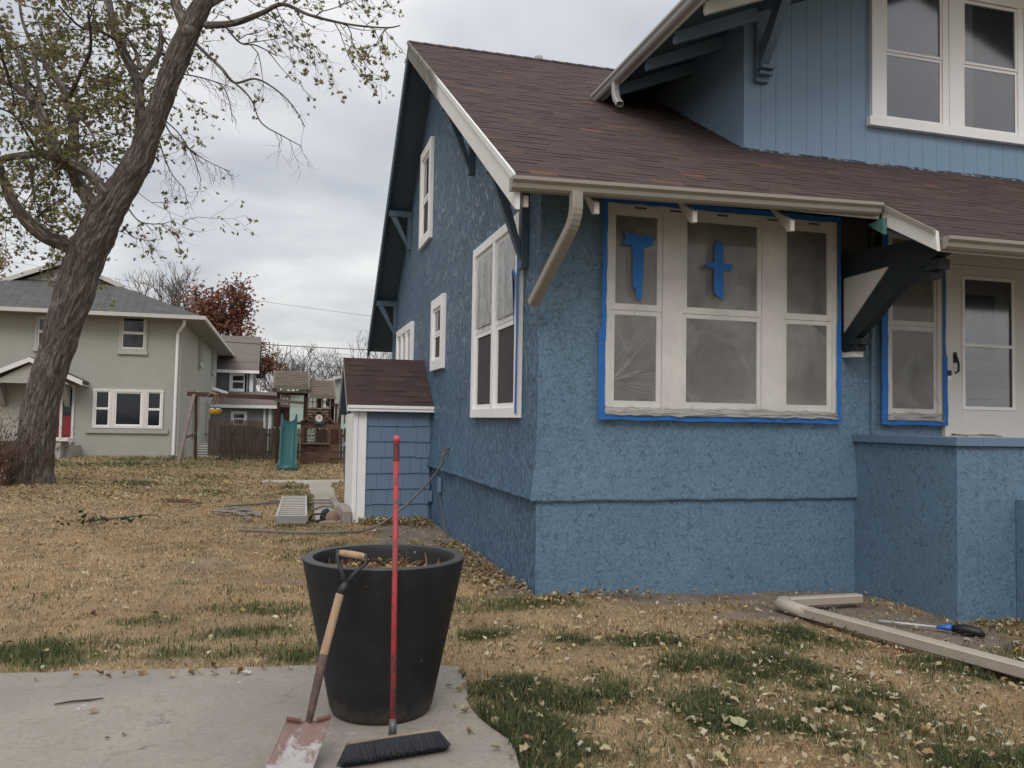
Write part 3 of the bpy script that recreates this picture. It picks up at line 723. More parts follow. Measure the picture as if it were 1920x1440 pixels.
mb = MB(); Vd = Vector((1, 0, DP)).normalized()
shingles(mb, (GX-.02, 6.2, GZ+.005), (0, -1, 0), Vd, 6.57, (dc-GX)/Vd.x, .14, .4, PAL, rnd=random.Random(9)); mb.build('dormer_shingles', MT['shingle'], house)
gutter(-.38, 2.86, GX-.002, GZ-.0, GZ-.02, MT['galv'], house, .12, .10, ax=1)
mb = MB(); mb.box(GX, -.36, GZ-.125, GX+.02, 2.9, GZ-.01); mb.build('dormer_fascia', MT['creamtrim'], house)
for i, y in enumerate((.15, .83, 1.55, 2.3)):
    mb = MB(); xx = GX+.06
    mb.prism([(xx, dz(xx)-.11), (DX0-.016, dz(DX0)-.11), (DX0-.016, dz(DX0)-.27), (xx+.02, dz(xx)-.235), (xx, dz(xx)-.21)], 1, y-.025, y+.025)
    o = mb.build('dormer_rafter_tail', painted('primed_white_green', (.52, .56, .50), .6) if i == 0 else MT['bluewood'], house)
    if i == 0: tag(o, 'pale primed rafter tail')
mb = rectube([(1.63, 2.22, GZ-.10), (1.63, 2.22, GZ-.22), (1.64, 2.20, GZ-.32), (1.66, 2.14, GZ-.40)], .09, .075, (1, 0, 0)); mb.build('dormer_downspout', MT['galv'], house, bevel=.004)
# dormer knee brace
mb = MB()
mb.box(2.86, DY-.085, 5.46, 3.02, DY-.014, 6.35)
mb.prism([(DY-.087, 5.62), (DY-.30, 5.85), (DY-.85, 6.60), (DY-.70, 6.60), (DY-.087, 5.86)], 0, 2.885, 2.995)
mb.box(2.855, DY-.16, 5.52, 3.025, DY-.0855, 5.56); mb.box(2.855, DY-.20, 5.575, 3.025, DY-.088, 5.615)
mb.build('dormer_bracket', MT['bluewood'], house, bevel=.003)
# dormer windows: a double (the photo shows its left part)
def dorm_win():
    Tm = frame_T((4.42, DY-.012, 5.13), (1, 0, 0), (0, -1, 0)); mb = MB(); mb.T = Tm; h = 1.75; w = 3.4
    mb.box(0, .115, .001, .20, h, .06); mb.box(1.12, .115, .001, 1.34, h, .06); mb.box(2.27, .115, .001, 2.47, h, .06); mb.box(-.04, 0, .001, 2.5, .11, .075); mb.box(0, h+.001, .001, 2.47, h+.12, .06)
    f = mb.build('window', MT['white'], house, bevel=.003)
    for a, b in ((.202, 1.118), (1.342, 2.268)):
        m2 = MB(); m2.T = Tm; m2.box(a, .115, .001, b, h, .008); m2.build('interior', painted('dim_room', (.095, .092, .096), .9), f)
        m2 = MB(); m2.T = Tm
        for i in range(4): m2.box(a+(.05 if a > 1 else .72)+i*.03, .14, .009+.004*(i % 2), a+(.05 if a > 1 else .72)+i*.03+.029, h-.03, .013+.004*(i % 2))
        m2.build('curtain', painted('curtain', (.36, .36, .33) if a > 1 else (.15, .15, .15), .9), f)
        for lo, (p, q, dd) in ((1, (.12, .93, .03)), (0, (.935, h-.01, .04))):
            s_ = MB(); s_.T = Tm; rect_ring(s_, a+.0, p, b-.09, q, .028, .02, dd, .03, .035); s_.build('sash', MT['white'], f)
            g = MB(); g.T = Tm; g.box(a+.02, p+.02, .022, b-.11, q-.02, .025); g.build('pane', MT['clear'], f)
        m2 = MB(); m2.T = Tm; m2.box(b-.088, .12, .02, b-.001, h, .048); m2.build('jamb', MT['white'], f)
dorm_win()
# step flashing crumbs where the dormer meets the roof
mb = MB(); vs = []; x = 2.74
while x < 7.5:
    t_ = rr.uniform(.004, .016); t2 = rr.uniform(.004, .016); w_ = rr.uniform(.05, .13)
    for xx, tt in ((x, t_), (x+w_, t2)): vs += [(xx, DY-.06, rz(DY-.06)+.004), (xx, DY-.016, rz(DY)+tt)]
    x += w_+rr.uniform(.005, .03)
mb.add(vs, [(2*i, 2*i+2, 2*i+3, 2*i+1) for i in range(len(vs)//2-1)])
m = Mat('flashing_mottle', .5, .4); n = m.noise(16, 3, .6, .5, (1, .2, 1)); m.color(m.mix(m.ramp(n, [(.5, 0), (.56, 1)]), (.03, .03, .033), (.20, .25, .30)))
mb.build('flashing', m.m, house)
# plumbing vent
mb = MB(); mb.tube([(1.84, 6.2, 7.0), (1.84, 6.2, 7.80)], .07, 16); mb.build('vent_pipe', painted('vent_paint', (.42, .42, .38), .6), house, smooth=False)
# wall fittings: tap, junction box, small boxes, brown cable
mb = MB()
mb.tube([(-.0, 3.95, 1.11), (-.085, 3.95, 1.10), (-.12, 3.95, 1.05)], [.022, .02, .018], 8); mb.tube([(-.08, 3.95, 1.11), (-.08, 3.95, 1.155)], .01, 6)
mb.tube([(-.08+.045*math.cos(a), 3.95+.045*math.sin(a), 1.16) for a in np.linspace(0, 2*math.pi, 13)], .008, 6)
mb.build('garden_tap', painted('tap_brass', (.12, .11, .10), .45), house)
mb = MB(); mb.box(-.055, 4.52, .50, -.004, 4.66, .72); mb.build('cable_box', MT['bluewood'], house, bevel=.02)
mb = MB(); mb.box(-.06, 5.30, .30, -.004, 5.42, .46); mb.build('vent_box', MT['bluewood'], house, bevel=.012)
mb = MB(); mb.tube([(-.03, 4.58, .50), (-.02, 4.55, .38), (-.018, 4.35, .22), (-.03, 4.1, .06), (-.10, 3.6, .01)], .008, 6); mb.build('cable', painted('brown_cable', (.13, .08, .07), .6), house)

# ------------------------------------------------------------------ masking film and tape on the front windows
def grid_film(name, x0, x1, z0, z1, y, amp, mat, seed, label, pins=(), group=None, fans=()):
    nx, nzz = int((x1-x0)/.018), int((z1-z0)/.018); xs = np.linspace(x0, x1, nx+1); zs = np.linspace(z0, z1, nzz+1)
    X, Z = np.meshgrid(xs, zs); D = (fbm(X*2+seed, Z*2, 4)-.5)*amp
    for px, pz in pins:
        an = np.arctan2(Z-pz, X-px); rr_ = np.hypot(X-px, Z-pz); D += .005*np.sin(an*23+2*np.sin(an*5))*np.exp(-rr_/.4)*sstep(0, .1, rr_)
    D = D*sstep(0, .08, X-x0)*sstep(0, .08, x1-X)*sstep(0, .06, Z-z0)*sstep(0, .06, z1-Z)
    v = np.stack([X, y-np.abs(D), Z], -1).reshape(-1, 3); idx = np.arange(len(v)).reshape(nzz+1, nx+1)
    f = np.stack([idx[:-1, :-1], idx[:-1, 1:], idx[1:, 1:], idx[1:, :-1]], -1).reshape(-1, 4)
    cf = np.zeros((len(f), 3)); q = random.Random(seed)
    # fine creases pulled out of the tape points: slim raised folds of the same film
    vl = []; fl = []; cl = []
    for (px, pz, a0, a1, cnt, ln) in fans:
        for i in range((cnt+1)//2):
            a = R(q.uniform(a0, a1)); l_ = ln*q.uniform(.3, 1); r0_ = q.uniform(.01, .06); w_ = q.uniform(.001, .0035); bend = q.uniform(-.12, .12); n_ = 6; b_ = len(vl)
            for k in range(n_+1):
                t = k/n_; aa = a+bend*t; cx_ = px+math.cos(aa)*(r0_+l_*t); cz_ = pz+math.sin(aa)*(r0_+l_*t); ww_ = w_*(.3+1.4*t)*(1-t)**.5+.0004; yy = y-.016-.002*math.sin(t*3)
                vl += [(cx_-math.sin(aa)*ww_, yy, cz_+math.cos(aa)*ww_), (cx_+math.sin(aa)*ww_, yy-.002, cz_-math.cos(aa)*ww_)]
            for k in range(n_):
                if x0 < vl[b_+2*k+2][0] < x1 and z0 < vl[b_+2*k+2][2] < z1: fl.append((b_+2*k, b_+2*k+1, b_+2*k+3, b_+2*k+2)); cl.append([q.uniform(-.12, .02)]*3)
    if fl:
        f = np.concatenate([f, np.array(fl)+len(v)]); v = np.concatenate([v, np.array(vl)]); cf = np.concatenate([cf, np.array(cl)])
    o = npmesh(name, v, f, cf, mat); o.data.polygons.foreach_set('use_smooth', [True]*len(o.data.polygons))
    return tag(o, label, 'plastic sheet', group)
grid_film('masking_film', .60, 3.125, 1.62, 3.60, -.068, .03, MT['film'], 3, 'clear wrinkled plastic sheet masking the wide triple front window', [(.96, 2.7), (1.8, 2.74), (.62, 1.95), (.62, 3.0)], fans=[(.66, 1.93, -25, 60, 34, .55), (.94, 2.71, -125, -50, 14, .5), (1.8, 2.75, -120, -55, 16, .45), (.72, 2.5, -95, -60, 8, .7), (1.2, 2.3, -60, -20, 5, .5), (2.6, 2.55, -110, -60, 6, .4), (1.5, 1.64, 50, 120, 14, .22), (2.2, 1.64, 50, 120, 12, .22), (1.05, 3.0, -60, 30, 6, .3)])
grid_film('masking_film', 3.68, 4.42, 1.62, 3.60, -.068, .03, MT['film'], 9, 'clear wrinkled plastic sheet masking the narrow front window beside the door', [(4.4, 1.75)], fans=[(4.36, 1.78, 100, 150, 14, .6), (4.0, 1.64, 60, 120, 10, .2), (4.2, 2.4, -80, -50, 5, .5)])
def bunch(x0, x1, label, seed):
    mb = MB(); q = random.Random(seed)
    for k in range(3):
        pts = []; x = x0
        while x < x1:
            pts.append((x, -.078-q.uniform(0, .02), 1.628+.03*k+q.uniform(-.014, .014))); x += q.uniform(.05, .12)
        pts.append((x1, -.08, 1.63+.03*k)); mb.tube(pts, [q.uniform(.006, .014) for _ in pts], 7)
    return tag(mb.build('film_roll', MT['filmfold'], None, smooth=True), label, 'plastic sheet')
bunch(.62, 3.11, 'bunched plastic film gathered along the sill of the wide front window', 2)
bunch(3.70, 4.40, 'bunched plastic film gathered along the sill of the narrow window', 3)
def strip(segs, label, name='painters_tape'):
    mb = MB(); q = random.Random(len(segs)*7+3)
    for i, (x0, z0, x1, z1) in enumerate(segs):
        y0 = -.0705-.0012*i
        if (z1-z0) > (x1-x0):
            n = max(2, int((z1-z0)/.12)); vs = []
            for k in range(n+1):
                z = z0+(z1-z0)*k/n; d = q.uniform(-.006, .006); vs += [(x0+d, y0, z), (x1+d, y0, z), (x1+d, y0-.0008, z), (x0+d, y0-.0008, z)]
        else:
            n = max(2, int((x1-x0)/.12)); vs = []
            for k in range(n+1):
                x = x0+(x1-x0)*k/n; d = q.uniform(-.006, .006); vs += [(x, y0, z0+d), (x, y0, z1+d), (x, y0-.0008, z1+d), (x, y0-.0008, z0+d)]
        fs = []
        for k in range(n):
            for j in range(4): fs.append((k*4+j, k*4+(j+1) % 4, (k+1)*4+(j+1) % 4, (k+1)*4+j))
        fs += [(0, 1, 2, 3), (n*4, n*4+1, n*4+2, n*4+3)]
        mb.add(vs, fs)
    return tag(mb.build(name, MT['tape']), label, 'tape')
strip([(.56, 1.585, .625, 2.42), (.585, 2.3, .63, 3.63), (.57, 1.575, 3.15, 1.615), (3.105, 1.6, 3.155, 2.60), (3.125, 2.5, 3.15, 3.62), (.60, 3.60, 3.15, 3.655)], 'blue painter\'s tape border round the wide triple front window')
strip([(3.645, 1.58, 3.72, 3.6), (4.395, 1.58, 4.455, 2.30), (4.40, 2.28, 4.435, 3.45), (3.645, 1.575, 4.455, 1.62)], 'blue painter\'s tape border round the narrow window beside the door')
def tapepoly(P_, label):
    mb = MB(); mb.prism(P_, 1, -.097, -.0955); return tag(mb.build('painters_tape', MT['tape']), label, 'tape')
tapepoly([(.78, 3.33), (.95, 3.30), (1.11, 3.305), (1.085, 3.265), (1.07, 3.25), (1.09, 3.235), (1.03, 3.20), (.99, 3.185), (.985, 2.95), (.965, 2.70), (.92, 2.70), (.905, 2.80), (.875, 2.82), (.87, 3.20), (.76, 3.215), (.80, 3.26)], 'blue painter\'s tape stuck in a T shape on the left sash of the wide window')
tapepoly([(1.72, 3.27), (1.76, 3.32), (1.81, 3.30), (1.82, 3.10), (1.925, 3.09), (1.90, 3.035), (1.82, 3.03), (1.82, 2.745), (1.785, 2.76), (1.72, 2.81), (1.715, 3.04), (1.625, 3.06), (1.63, 3.095), (1.72, 3.10)], 'blue painter\'s tape stuck in a cross shape on the middle sash of the wide window')
# loose tape at the corner of the side window
mb = MB(); mb.prism([(.50, 1.62), (.56, 1.62), (.55, 2.5), (.56, 3.28), (.50, 3.28)], 0, -.066, -.063); mb.prism([(.56, 2.9), (.68, 3.0), (.66, 3.05), (.56, 3.0), (.58, 2.55), (.56, 2.4)], 0, -.085, -.082)
tag(mb.build('painters_tape', MT['tape']), 'loose strip of blue tape hanging on the corner side of the tall side window', 'tape')
# film pinned on side window top sashes
mb = MB()
for a, b in ((.62, 1.40), (1.60, 2.38)):
    n = 10; vs = []; fs = []
    for i in range(n+1):
        for j in range(n+1):
            vs.append((-.052-.012*rr.random(), a+(b-a)*i/n, 2.62+(3.46-2.62)*j/n))
    for i in range(n):
        for j in range(n): fs.append((i*(n+1)+j, i*(n+1)+j+1, (i+1)*(n+1)+j+1, (i+1)*(n+1)+j))
    mb.add(vs, fs)
m = Mat('pale_film', .25, .5); m.color((.42, .43, .42)); n = m.noise(5, 3, .6, 2, (1, 1, .4)); m.bump(n, .03)
tr = m.node('ShaderNodeBsdfTransparent'); mx = m.node('ShaderNodeMixShader'); m.l(m.ramp(n, [(.3, .45), (.7, .95)]), mx.inputs[0]); m.l(tr.outputs[0], mx.inputs[1]); m.l(m.b.outputs[0], mx.inputs[2]); m.l(mx.outputs[0], m.n['Material Output'].inputs[0])
tag(mb.build('window_film', m.m, None, smooth=True), 'pale plastic film over the upper sashes of the tall side window', 'plastic sheet')

# ------------------------------------------------------------------ entry shed against the side wall
shed = thing('entry_shed', (-.6, 5.5, 0), 'small blue shingled entry shed with brown roof leaning on the side wall', 'shed')
SX0, SX1, SY0, SY1 = -1.15, -.05, 5.47, 7.3; SRY = 6.35; SRZ = 2.50; SEY = 5.36; SEZ = 1.735
mb = MB(); mb.box(SX0+.03, SY0+.02, -.1, SX1+.04, SY1, 1.80); mb.prism([(SY0+.02, 1.8), (SRY, 2.42), (SY1, 1.8)], 0, SX0+.03, SX0+.06); mb.build('wall', MT['bluewood'], shed)
mb = MB(); q = random.Random(21); z = 0.02; row = 0
while z < 1.66:
    x = SX0+.15-q.uniform(0, .2)
    while x < SX1+.02:
        w_ = q.choice([.2, .24, .3, .17]); a = max(x, SX0+.151); b = min(x+w_-.004, SX1+.02)
        if b-a > .02:
            t = q.uniform(-.008, .008)
            mb.add([(a, SY0-.018, z+t), (b, SY0-.018, z+t), (b, SY0+.004, z+.27), (a, SY0+.004, z+.27), (a, SY0+.015, z+t), (b, SY0+.015, z+t)], [(0, 1, 2, 3), (4, 5, 1, 0), (0, 3, 4), (1, 5, 2)])
        x += w_
    z += .237
mb.build('wall_shingles', MT['bluewood'], shed)
mb = MB(); mb.box(SX0+.02, SY0-.03, -.03, SX0+.148, SY0+.018, 1.66); mb.box(SX0-.045, SY0-.045, -.03, SX0+.016, SY0+.01, 1.66); mb.box(SX0-.02, SY0+.012, -.03, SX0+.026, SY1, 1.62); mb.build('corner_board', MT['white'], shed, bevel=.004)
mb = MB(); mb.box(-1.30, SEY-.03, 1.655, .0, SEY, 1.745); mb.box(-1.30, SEY-.045, 1.70, .0, SEY-.032, 1.745); mb.build('fascia', MT['white'], shed, bevel=.003)
mb = MB(); mb.prism([(SEY, SEZ-.01), (SRY, SRZ-.01), (SRY+.95, SRZ-.83), (SRY+.95, SRZ-.9), (SRY, SRZ-.08), (SEY, SEZ-.08)], 0, -1.29, -.002); mb.build('roof_deck', MT['soffit'], shed)
mb = MB(); mb.prism([(SEY-.02, SEZ-.02), (SRY, SRZ+.0), (SRY, SRZ-.09), (SEY-.02, SEZ-.10)], 0, -1.312, -1.292); mb.prism([(SRY+.001, SRZ), (SRY+1.0, SRZ-.86), (SRY+1.0, SRZ-.95), (SRY+.001, SRZ-.09)], 0, -1.312, -1.292); mb.build('rake_board', painted('grey_trim', (.36, .36, .36), .6), shed)
mb = MB(); Vs = Vector((0, SRY-SEY, SRZ-SEZ)).normalized(); shingles(mb, (-1.31, SEY-.01, SEZ), (1, 0, 0), Vs, 1.30, (Vector((0, SRY, SRZ))-Vector((0, SEY, SEZ))).length, .135, .22, [(r_*.78, g_*.76, b_*.76) for r_, g_, b_ in PAL]+[(.072, .046, .040)], th=(.004, .012), rnd=random.Random(31))
mb.add([(-1.31, SRY-.13, SRZ-.10+.015), (0, SRY-.13, SRZ-.10+.015), (0, SRY+.01, SRZ+.02), (-1.31, SRY+.01, SRZ+.02)], [(0, 1, 2, 3)], (.058, .038, .035)); mb.build('roof_shingles', MT['shingle'], shed)

# ------------------------------------------------------------------ planter, shovel, broom
PC = Vector((-1.686, -2.69, 0)); PH = .815; RB = .265; RT = .430
m = Mat('charcoal_resin', .62, .35); n = m.noise(3.5, 5, .6, .3, (1, 1, 2)); n2 = m.noise(60, 3)
base = m.mix(m.ramp(n, [(.35, 0), (.75, 1)]), (.009, .009, .010), (.017, .017, .018)); base = m.mix(m.ramp(m.noise(16, 4, .7, .4, (1, 1, .12)), [(.62, 0), (.80, .2)]), base, (.05, .05, .05)); base = m.mix(m.ramp(m.noise(22, 1, .5), [(.80, 0), (.82, .7)]), base, (.25, .25, .24)); zs = m.node('ShaderNodeSeparateXYZ'); m.l(m.pos(), zs.inputs[0]); zz = m.node('ShaderNodeMath', operation='MULTIPLY_ADD'); m.l(m.noise(11, 5, .7), zz.inputs[0]); zz.inputs[1].default_value = .22; m.l(zs.outputs[2], zz.inputs[2])
base = m.mix(m.ramp(zz.outputs[0], [(.11, .6), (.22, 0)]), base, (.085, .075, .064)); base = m.mix(m.ramp(m.noise(2.4, 5, .7, .8), [(.56, 0), (.70, .2)]), base, (.035, .034, .033))
m.color(base); m.bump(n2, .0012)
MT['pot'] = m.m
pot = thing('planter_pot', tuple(PC), 'tall tapered charcoal planter pot standing on the concrete slab', 'planter')
prof = [(.0, .012), (RB-.03, .012), (RB-.018, .0), (RB-.004, .012), (RB+.008, .04)]
for i in range(1, 9): t = i/8; prof.append((RB+.008+(RT-RB-.008)*t, .04+(PH-.05)*t))
prof += [(RT, PH-.006)]
mb = MB(); mb.lathe(prof, 96, PC); mb.build('body', MT['pot'], pot, smooth=True, bevel=0)
mb = MB(); mb.lathe([(RT, PH-.006), (RT-.003, PH-.001), (RT-.006, PH)], 96, PC); mb.lathe([(RT-.006, PH), (RT-.052, PH-.002)], 96, PC); 
mb.build('rim', painted('worn_rim', (.040, .040, .043), .5, .35, 9, .001, 60, .5), pot, smooth=True)
mb = MB(); mb.lathe([(RT-.052, PH-.002), (RT-.060, PH-.012), (RT-.066, PH-.03), (RT-.09, PH-.22), (RT-.10, PH-.30)], 96, PC); mb.build('inner_wall', MT['pot'], pot, smooth=True)
m = Mat('potting_soil', .95, .1); n = m.noise(30, 4); m.color(m.mix(n, (.05, .035, .025), (.16, .11, .07))); m.bump(n, .02)
mb = MB(); nn_ = 40; vs = [(PC.x, PC.y, PH-.10)]; fs = []
for r_ in (.12, .24, RT-.068):
    for j in range(nn_): a = 2*math.pi*j/nn_; vs.append((PC.x+r_*math.cos(a), PC.y+r_*math.sin(a), PH-.115+rr.uniform(-.012, .012)))
for j in range(nn_):
    j2 = (j+1) % nn_; fs.append((0, 1+j, 1+j2))
    for k in range(2): fs.append((1+k*nn_+j, 1+(k+1)*nn_+j, 1+(k+1)*nn_+j2, 1+k*nn_+j2))
mb.add(vs, fs); mb.build('soil', m.m, pot, smooth=True)

# shovel
sh = thing('shovel', (-2.1, -3.36, 0), 'muddy square shovel with wooden D-grip leaning on the planter', 'shovel')
woodm = wood('pale_ash_wood', (.30, .20, .125), (.42, .29, .19), 'z', .6, 6)
dark = wood('dirty_wood', (.06, .035, .028), (.15, .09, .07), 'z', .7, 6)
G1 = Vector((-1.955, -3.118, .902)); G2 = Vector((-1.838, -3.148, .886)); Y0 = Vector((-1.922, -3.152, .765)); F0 = Vector((-1.95, -3.16, .715)); W0 = Vector((-2.02, -3.195, .445)); N0 = Vector((-2.068, -3.235, .22)); K0 = Vector((-2.084, -3.262, .15))
mb = MB(); mb.tube([G1, G1.lerp(G2, .15), G1.lerp(G2, .5), G1.lerp(G2, .85), G2], [.013, .0165, .017, .0165, .013], 14); mb.build('grip', woodm, sh, smooth=False)
steel = painted('black_steel', (.03, .03, .032), .5, .3, 30)
mb = MB()
for G, s_ in ((G1, -1), (G2, 1)):
    off = (G2-G1).normalized()*.008*s_
    mb.tube([G+off+Vector((0, 0, .012)), G+off+Vector((0, 0, -.035)), G.lerp(Y0, .55)+off*1.5, Y0.lerp(F0, .1)], [.008, .011, .010, .012], 8)
mb.tube([Y0, F0], [.016, .020], 12); mb.build('yoke', steel, sh, smooth=True)
mb = MB(); mb.tube([F0, W0], [.0195, .0195], 14); mb.build('shaft', woodm, sh, smooth=False)
mb = MB(); mb.tube([W0, W0.lerp(N0, .5), N0, K0], [.021, .020, .018, .015], 14); mb.build('socket', painted('rusty_socket', (.09, .06, .05), .75, .7, 45, .002, 90), sh, smooth=True)
m = Mat('muddy_steel', .6, .4); n = m.noise(9, 5, .65, .8); a_ = m.noise(26, 4, .7)
sepn = m.node('ShaderNodeSeparateXYZ'); m.l(m.pos((0, 1, 0)), sepn.inputs[0])
mm = m.node('ShaderNodeMapRange'); m.l(sepn.outputs[1], mm.inputs[0]); mm.inputs['From Min'].default_value = -3.46; mm.inputs['From Max'].default_value = -3.28; mm.inputs['To Min'].default_value = .16; mm.inputs['To Max'].default_value = -.12
ad = m.node('ShaderNodeMath', operation='ADD'); m.l(n, ad.inputs[0]); m.l(mm.outputs[0], ad.inputs[1])
m.color(m.mix(m.ramp(ad.outputs[0], [(.49, 0), (.60, .9)]), m.mix(a_, (.11, .065, .052), (.25, .165, .14)), m.mix(a_, (.24, .225, .22), (.44, .44, .44)))); m.bump(a_, .002)
# square blade: a shallow dished plate
bx = Vector((1, -.08, 0)).normalized(); tipc = Vector((-2.195, -3.535, .004)); top = Vector((-2.082, -3.255, .158)); along = (top-tipc); nrm = bx.cross(along).normalized()
mb = MB(); nu, nv = 10, 10; hw0, hw1 = .104, .098; vs = []
for lay in (0, .003):
    for j in range(nv+1):
        t = j/nv
        for i in range(nu+1):
            s_ = i/nu*2-1; hw = hw0+(hw1-hw0)*t; dish = (abs(s_)**2.5)*.022*(.35+.65*t)+.012*math.sin(t*math.pi)*-1
            ridge_ = .012*math.exp(-(s_/.16)**2)*sstep(.45, 1, t)
            vs.append(tipc+along*t+bx*s_*hw+nrm*(dish+ridge_+lay))
fs = []; w1 = nu+1; L0 = (nv+1)*w1
for j in range(nv):
    for i in range(nu):
        a = j*w1+i; fs.append((a, a+1, a+w1+1, a+w1)); fs.append((L0+a, L0+a+w1, L0+a+w1+1, L0+a+1))
for i in range(nu): fs.append((i, i+L0, i+1+L0, i+1)); a = nv*w1+i; fs.append((a, a+1, a+1+L0, a+L0))
for j in range(nv): a = j*w1; fs.append((a, a+w1, a+w1+L0, a+L0)); a = j*w1+nu; fs.append((a, a+L0, a+w1+L0, a+w1))
mb.add(vs, fs)
mb.build('blade', m.m, sh, smooth=True)
mb = MB()
for s_ in (-1, 1):   # rolled foot steps at the top of the blade
    a = top+bx*s_*.098+nrm*.024; b = top+bx*s_*.035+nrm*.006; mb.bar(a, b, .004, .022, tuple(along.normalized())); 
    mb.bar(a+nrm*.006, b+nrm*.006, .016, .004, tuple(nrm))
mb.build('foot_step', painted('rust', (.12, .06, .045), .8, .3, 30), sh)

# push broom
br = thing('push_broom', (-1.70, -3.33, 0), 'push broom with worn red handle and black bristles leaning on the planter', 'broom')
m = Mat('chipped_red_paint', .5, .4); n = m.noise(28, 5, .7, .5, (1, 1, .35)); m.color(m.mix(m.ramp(n, [(.545, 0), (.60, 1)]), m.mix(m.noise(6, 3), (.26, .026, .032), (.40, .05, .06)), (.09, .05, .045))); m.bump(n, .001)
HB = Vector((-1.705, -3.308, .082)); HK = Vector((-1.691, -3.150, .83)); dH = (HK-HB).normalized(); HT = HB+dH*1.415
mb = MB(); mb.tube([HB+dH*.06, HB.lerp(HT, .5), HT-dH*.13], .0135, 14); mb.build('handle', m.m, br, smooth=True)
m2 = Mat('knurled_grip', .6, .3); n = m2.noise(90, 2); m2.color(m2.mix(m2.ramp(n, [(.45, 0), (.55, 1)]), (.03, .02, .022), (.16, .03, .04))); m2.bump(n, .002)
mb = MB(); mb.tube([HT-dH*.13, HT-dH*.03], .0155, 14); mb.build('grip', m2.m, br)
mb = MB(); mb.tube([HT-dH*.032, HT-dH*.006, HT], [.0165, .015, .006], 14); mb.build('end_cap', painted('red_cap', (.5, .07, .08), .4), br, smooth=True)
mb = MB(); mb.tube([HB, HB+dH*.075], [.02, .0165], 14); mb.build('ferrule', painted('grey_ferrule', (.06, .065, .075), .35, .3, 30, .0005, 60, .6), br, smooth=True)
BL = Vector((-1.935, -3.365, .0)); BR = Vector((-1.475, -3.285, .0)); bd = (BR-BL).normalized(); bn = Vector((bd.y, -bd.x, 0))
tilt = (Vector((0, 0, 1))*.78 - bn*.62).normalized()     # bristles splay towards the viewer
bw_ = tilt.cross(bd).normalized()
if bw_.dot(bn) < 0: bw_ = -bw_
mb = MB(); ctr = (BL+BR)/2+Vector((0, 0, .076))+bn*-.01-bn*.0
for sg in (0,): mb.bar(ctr-bd*.218, ctr+bd*.218, .054, .014, tuple(tilt))
mb.build('block', wood('broom_block_wood', (.13, .10, .075), (.30, .24, .19), 'x'), br, bevel=.005)
qq = np.random.RandomState(4); nb = 11000; ti = qq.randint(0, 60, nb); tj = qq.randint(0, 6, nb)
u = (ti+.5+qq.randn(nb)*.12)/60*2-1; w_ = (tj-2.5)/2.5
root = np.array(ctr)[None]+np.array(bd)[None]*(u*.224)[:, None]+np.array(bw_)[None]*(w_*.027)[:, None]-np.array(tilt)[None]*.009
spread = np.array(bd)[None]*(np.sign(u)*np.abs(u)**5*.028+qq.randn(nb)*.007)[:, None]+np.array(bw_)[None]*(w_*.016+qq.randn(nb)*.008)[:, None]
tip = root+spread-np.array(tilt)[None]*(.078+.005*qq.randn(nb))[:, None]; tip[:, 2] = np.maximum(tip[:, 2], .001+.004*qq.rand(nb))
sd_ = np.array(bd)[None]*.0012
v = np.stack([root-sd_, root+sd_, tip+sd_, tip-sd_], 1).reshape(-1, 3); f = np.arange(nb*4).reshape(-1, 4)
cc = np.array([[.014, .016, .020]])*(.5+qq.rand(nb, 1)*1.3)
o = npmesh('bristles', v-np.array(br.location)[None], f, cc, attrmat('black_bristle', .55, .4), br)

# ------------------------------------------------------------------ loose downspout sections on the lawn
ds = thing('loose_downspout', (2.1, -1.9, 0), 'long beige ribbed downspout with elbow lying on the lawn', 'downspout')
def ribbed(mb, a, b, w, h, nr=7):
    a = Vector(a); b = Vector(b); d = (b-a).normalized(); x = d.cross(Vector((0, 0, 1))).normalized(); z = x.cross(d)
    pr = [(-w/2, h/2-.012), (-w/2+.012, h/2), (w/2-.012, h/2), (w/2, h/2-.012)]
    for i in range(nr*2): pr.append((w/2-(.005 if i % 2 else 0), h/2-.014-(h-.028)*(i+.5)/(nr*2)))
    pr += [(w/2, -h/2+.012), (w/2-.012, -h/2), (-w/2+.012, -h/2), (-w/2, -h/2+.012)]
    for i in range(nr*2): pr.append((-w/2+(.005 if i % 2 else 0), -h/2+.014+(h-.028)*(i+.5)/(nr*2)))
    n = len(pr); vs = [p+x*u+z*v_ for p in (a, b) for u, v_ in pr]
    mb.add(vs, [(i, (i+1) % n, (i+1) % n+n, i+n) for i in range(n)]+[tuple(range(n-1, -1, -1)), tuple(range(n, 2*n))])
spout = painted('weathered_beige', (.40, .35, .29), .5, .14, 7, .001, 30)
C0 = Vector((1.985, -.86, .005)); far_ = Vector((2.42, -3.5, .035)); C1 = Vector((2.02, -1.08, -.005))
mb = MB(); ribbed(mb, C1, far_, .105, .085); mb.build('pipe', spout, ds)
mb = MB(); mb.tube([C0+Vector((.10, .085, .0)), C0+Vector((.03, .075, 0)), C0+Vector((-.02, .01, 0)), C0+Vector((-.005, -.1, 0)), C1+Vector((.004, -.06, 0))], [.052, .056, .058, .056, .05], 12); mb.build('elbow', spout, ds, smooth=True)
mb = MB(); ribbed(mb, (2.02, -.775, .005), (2.86, -.72, -.005), .095, .08); mb.build('short_pipe', spout, ds)
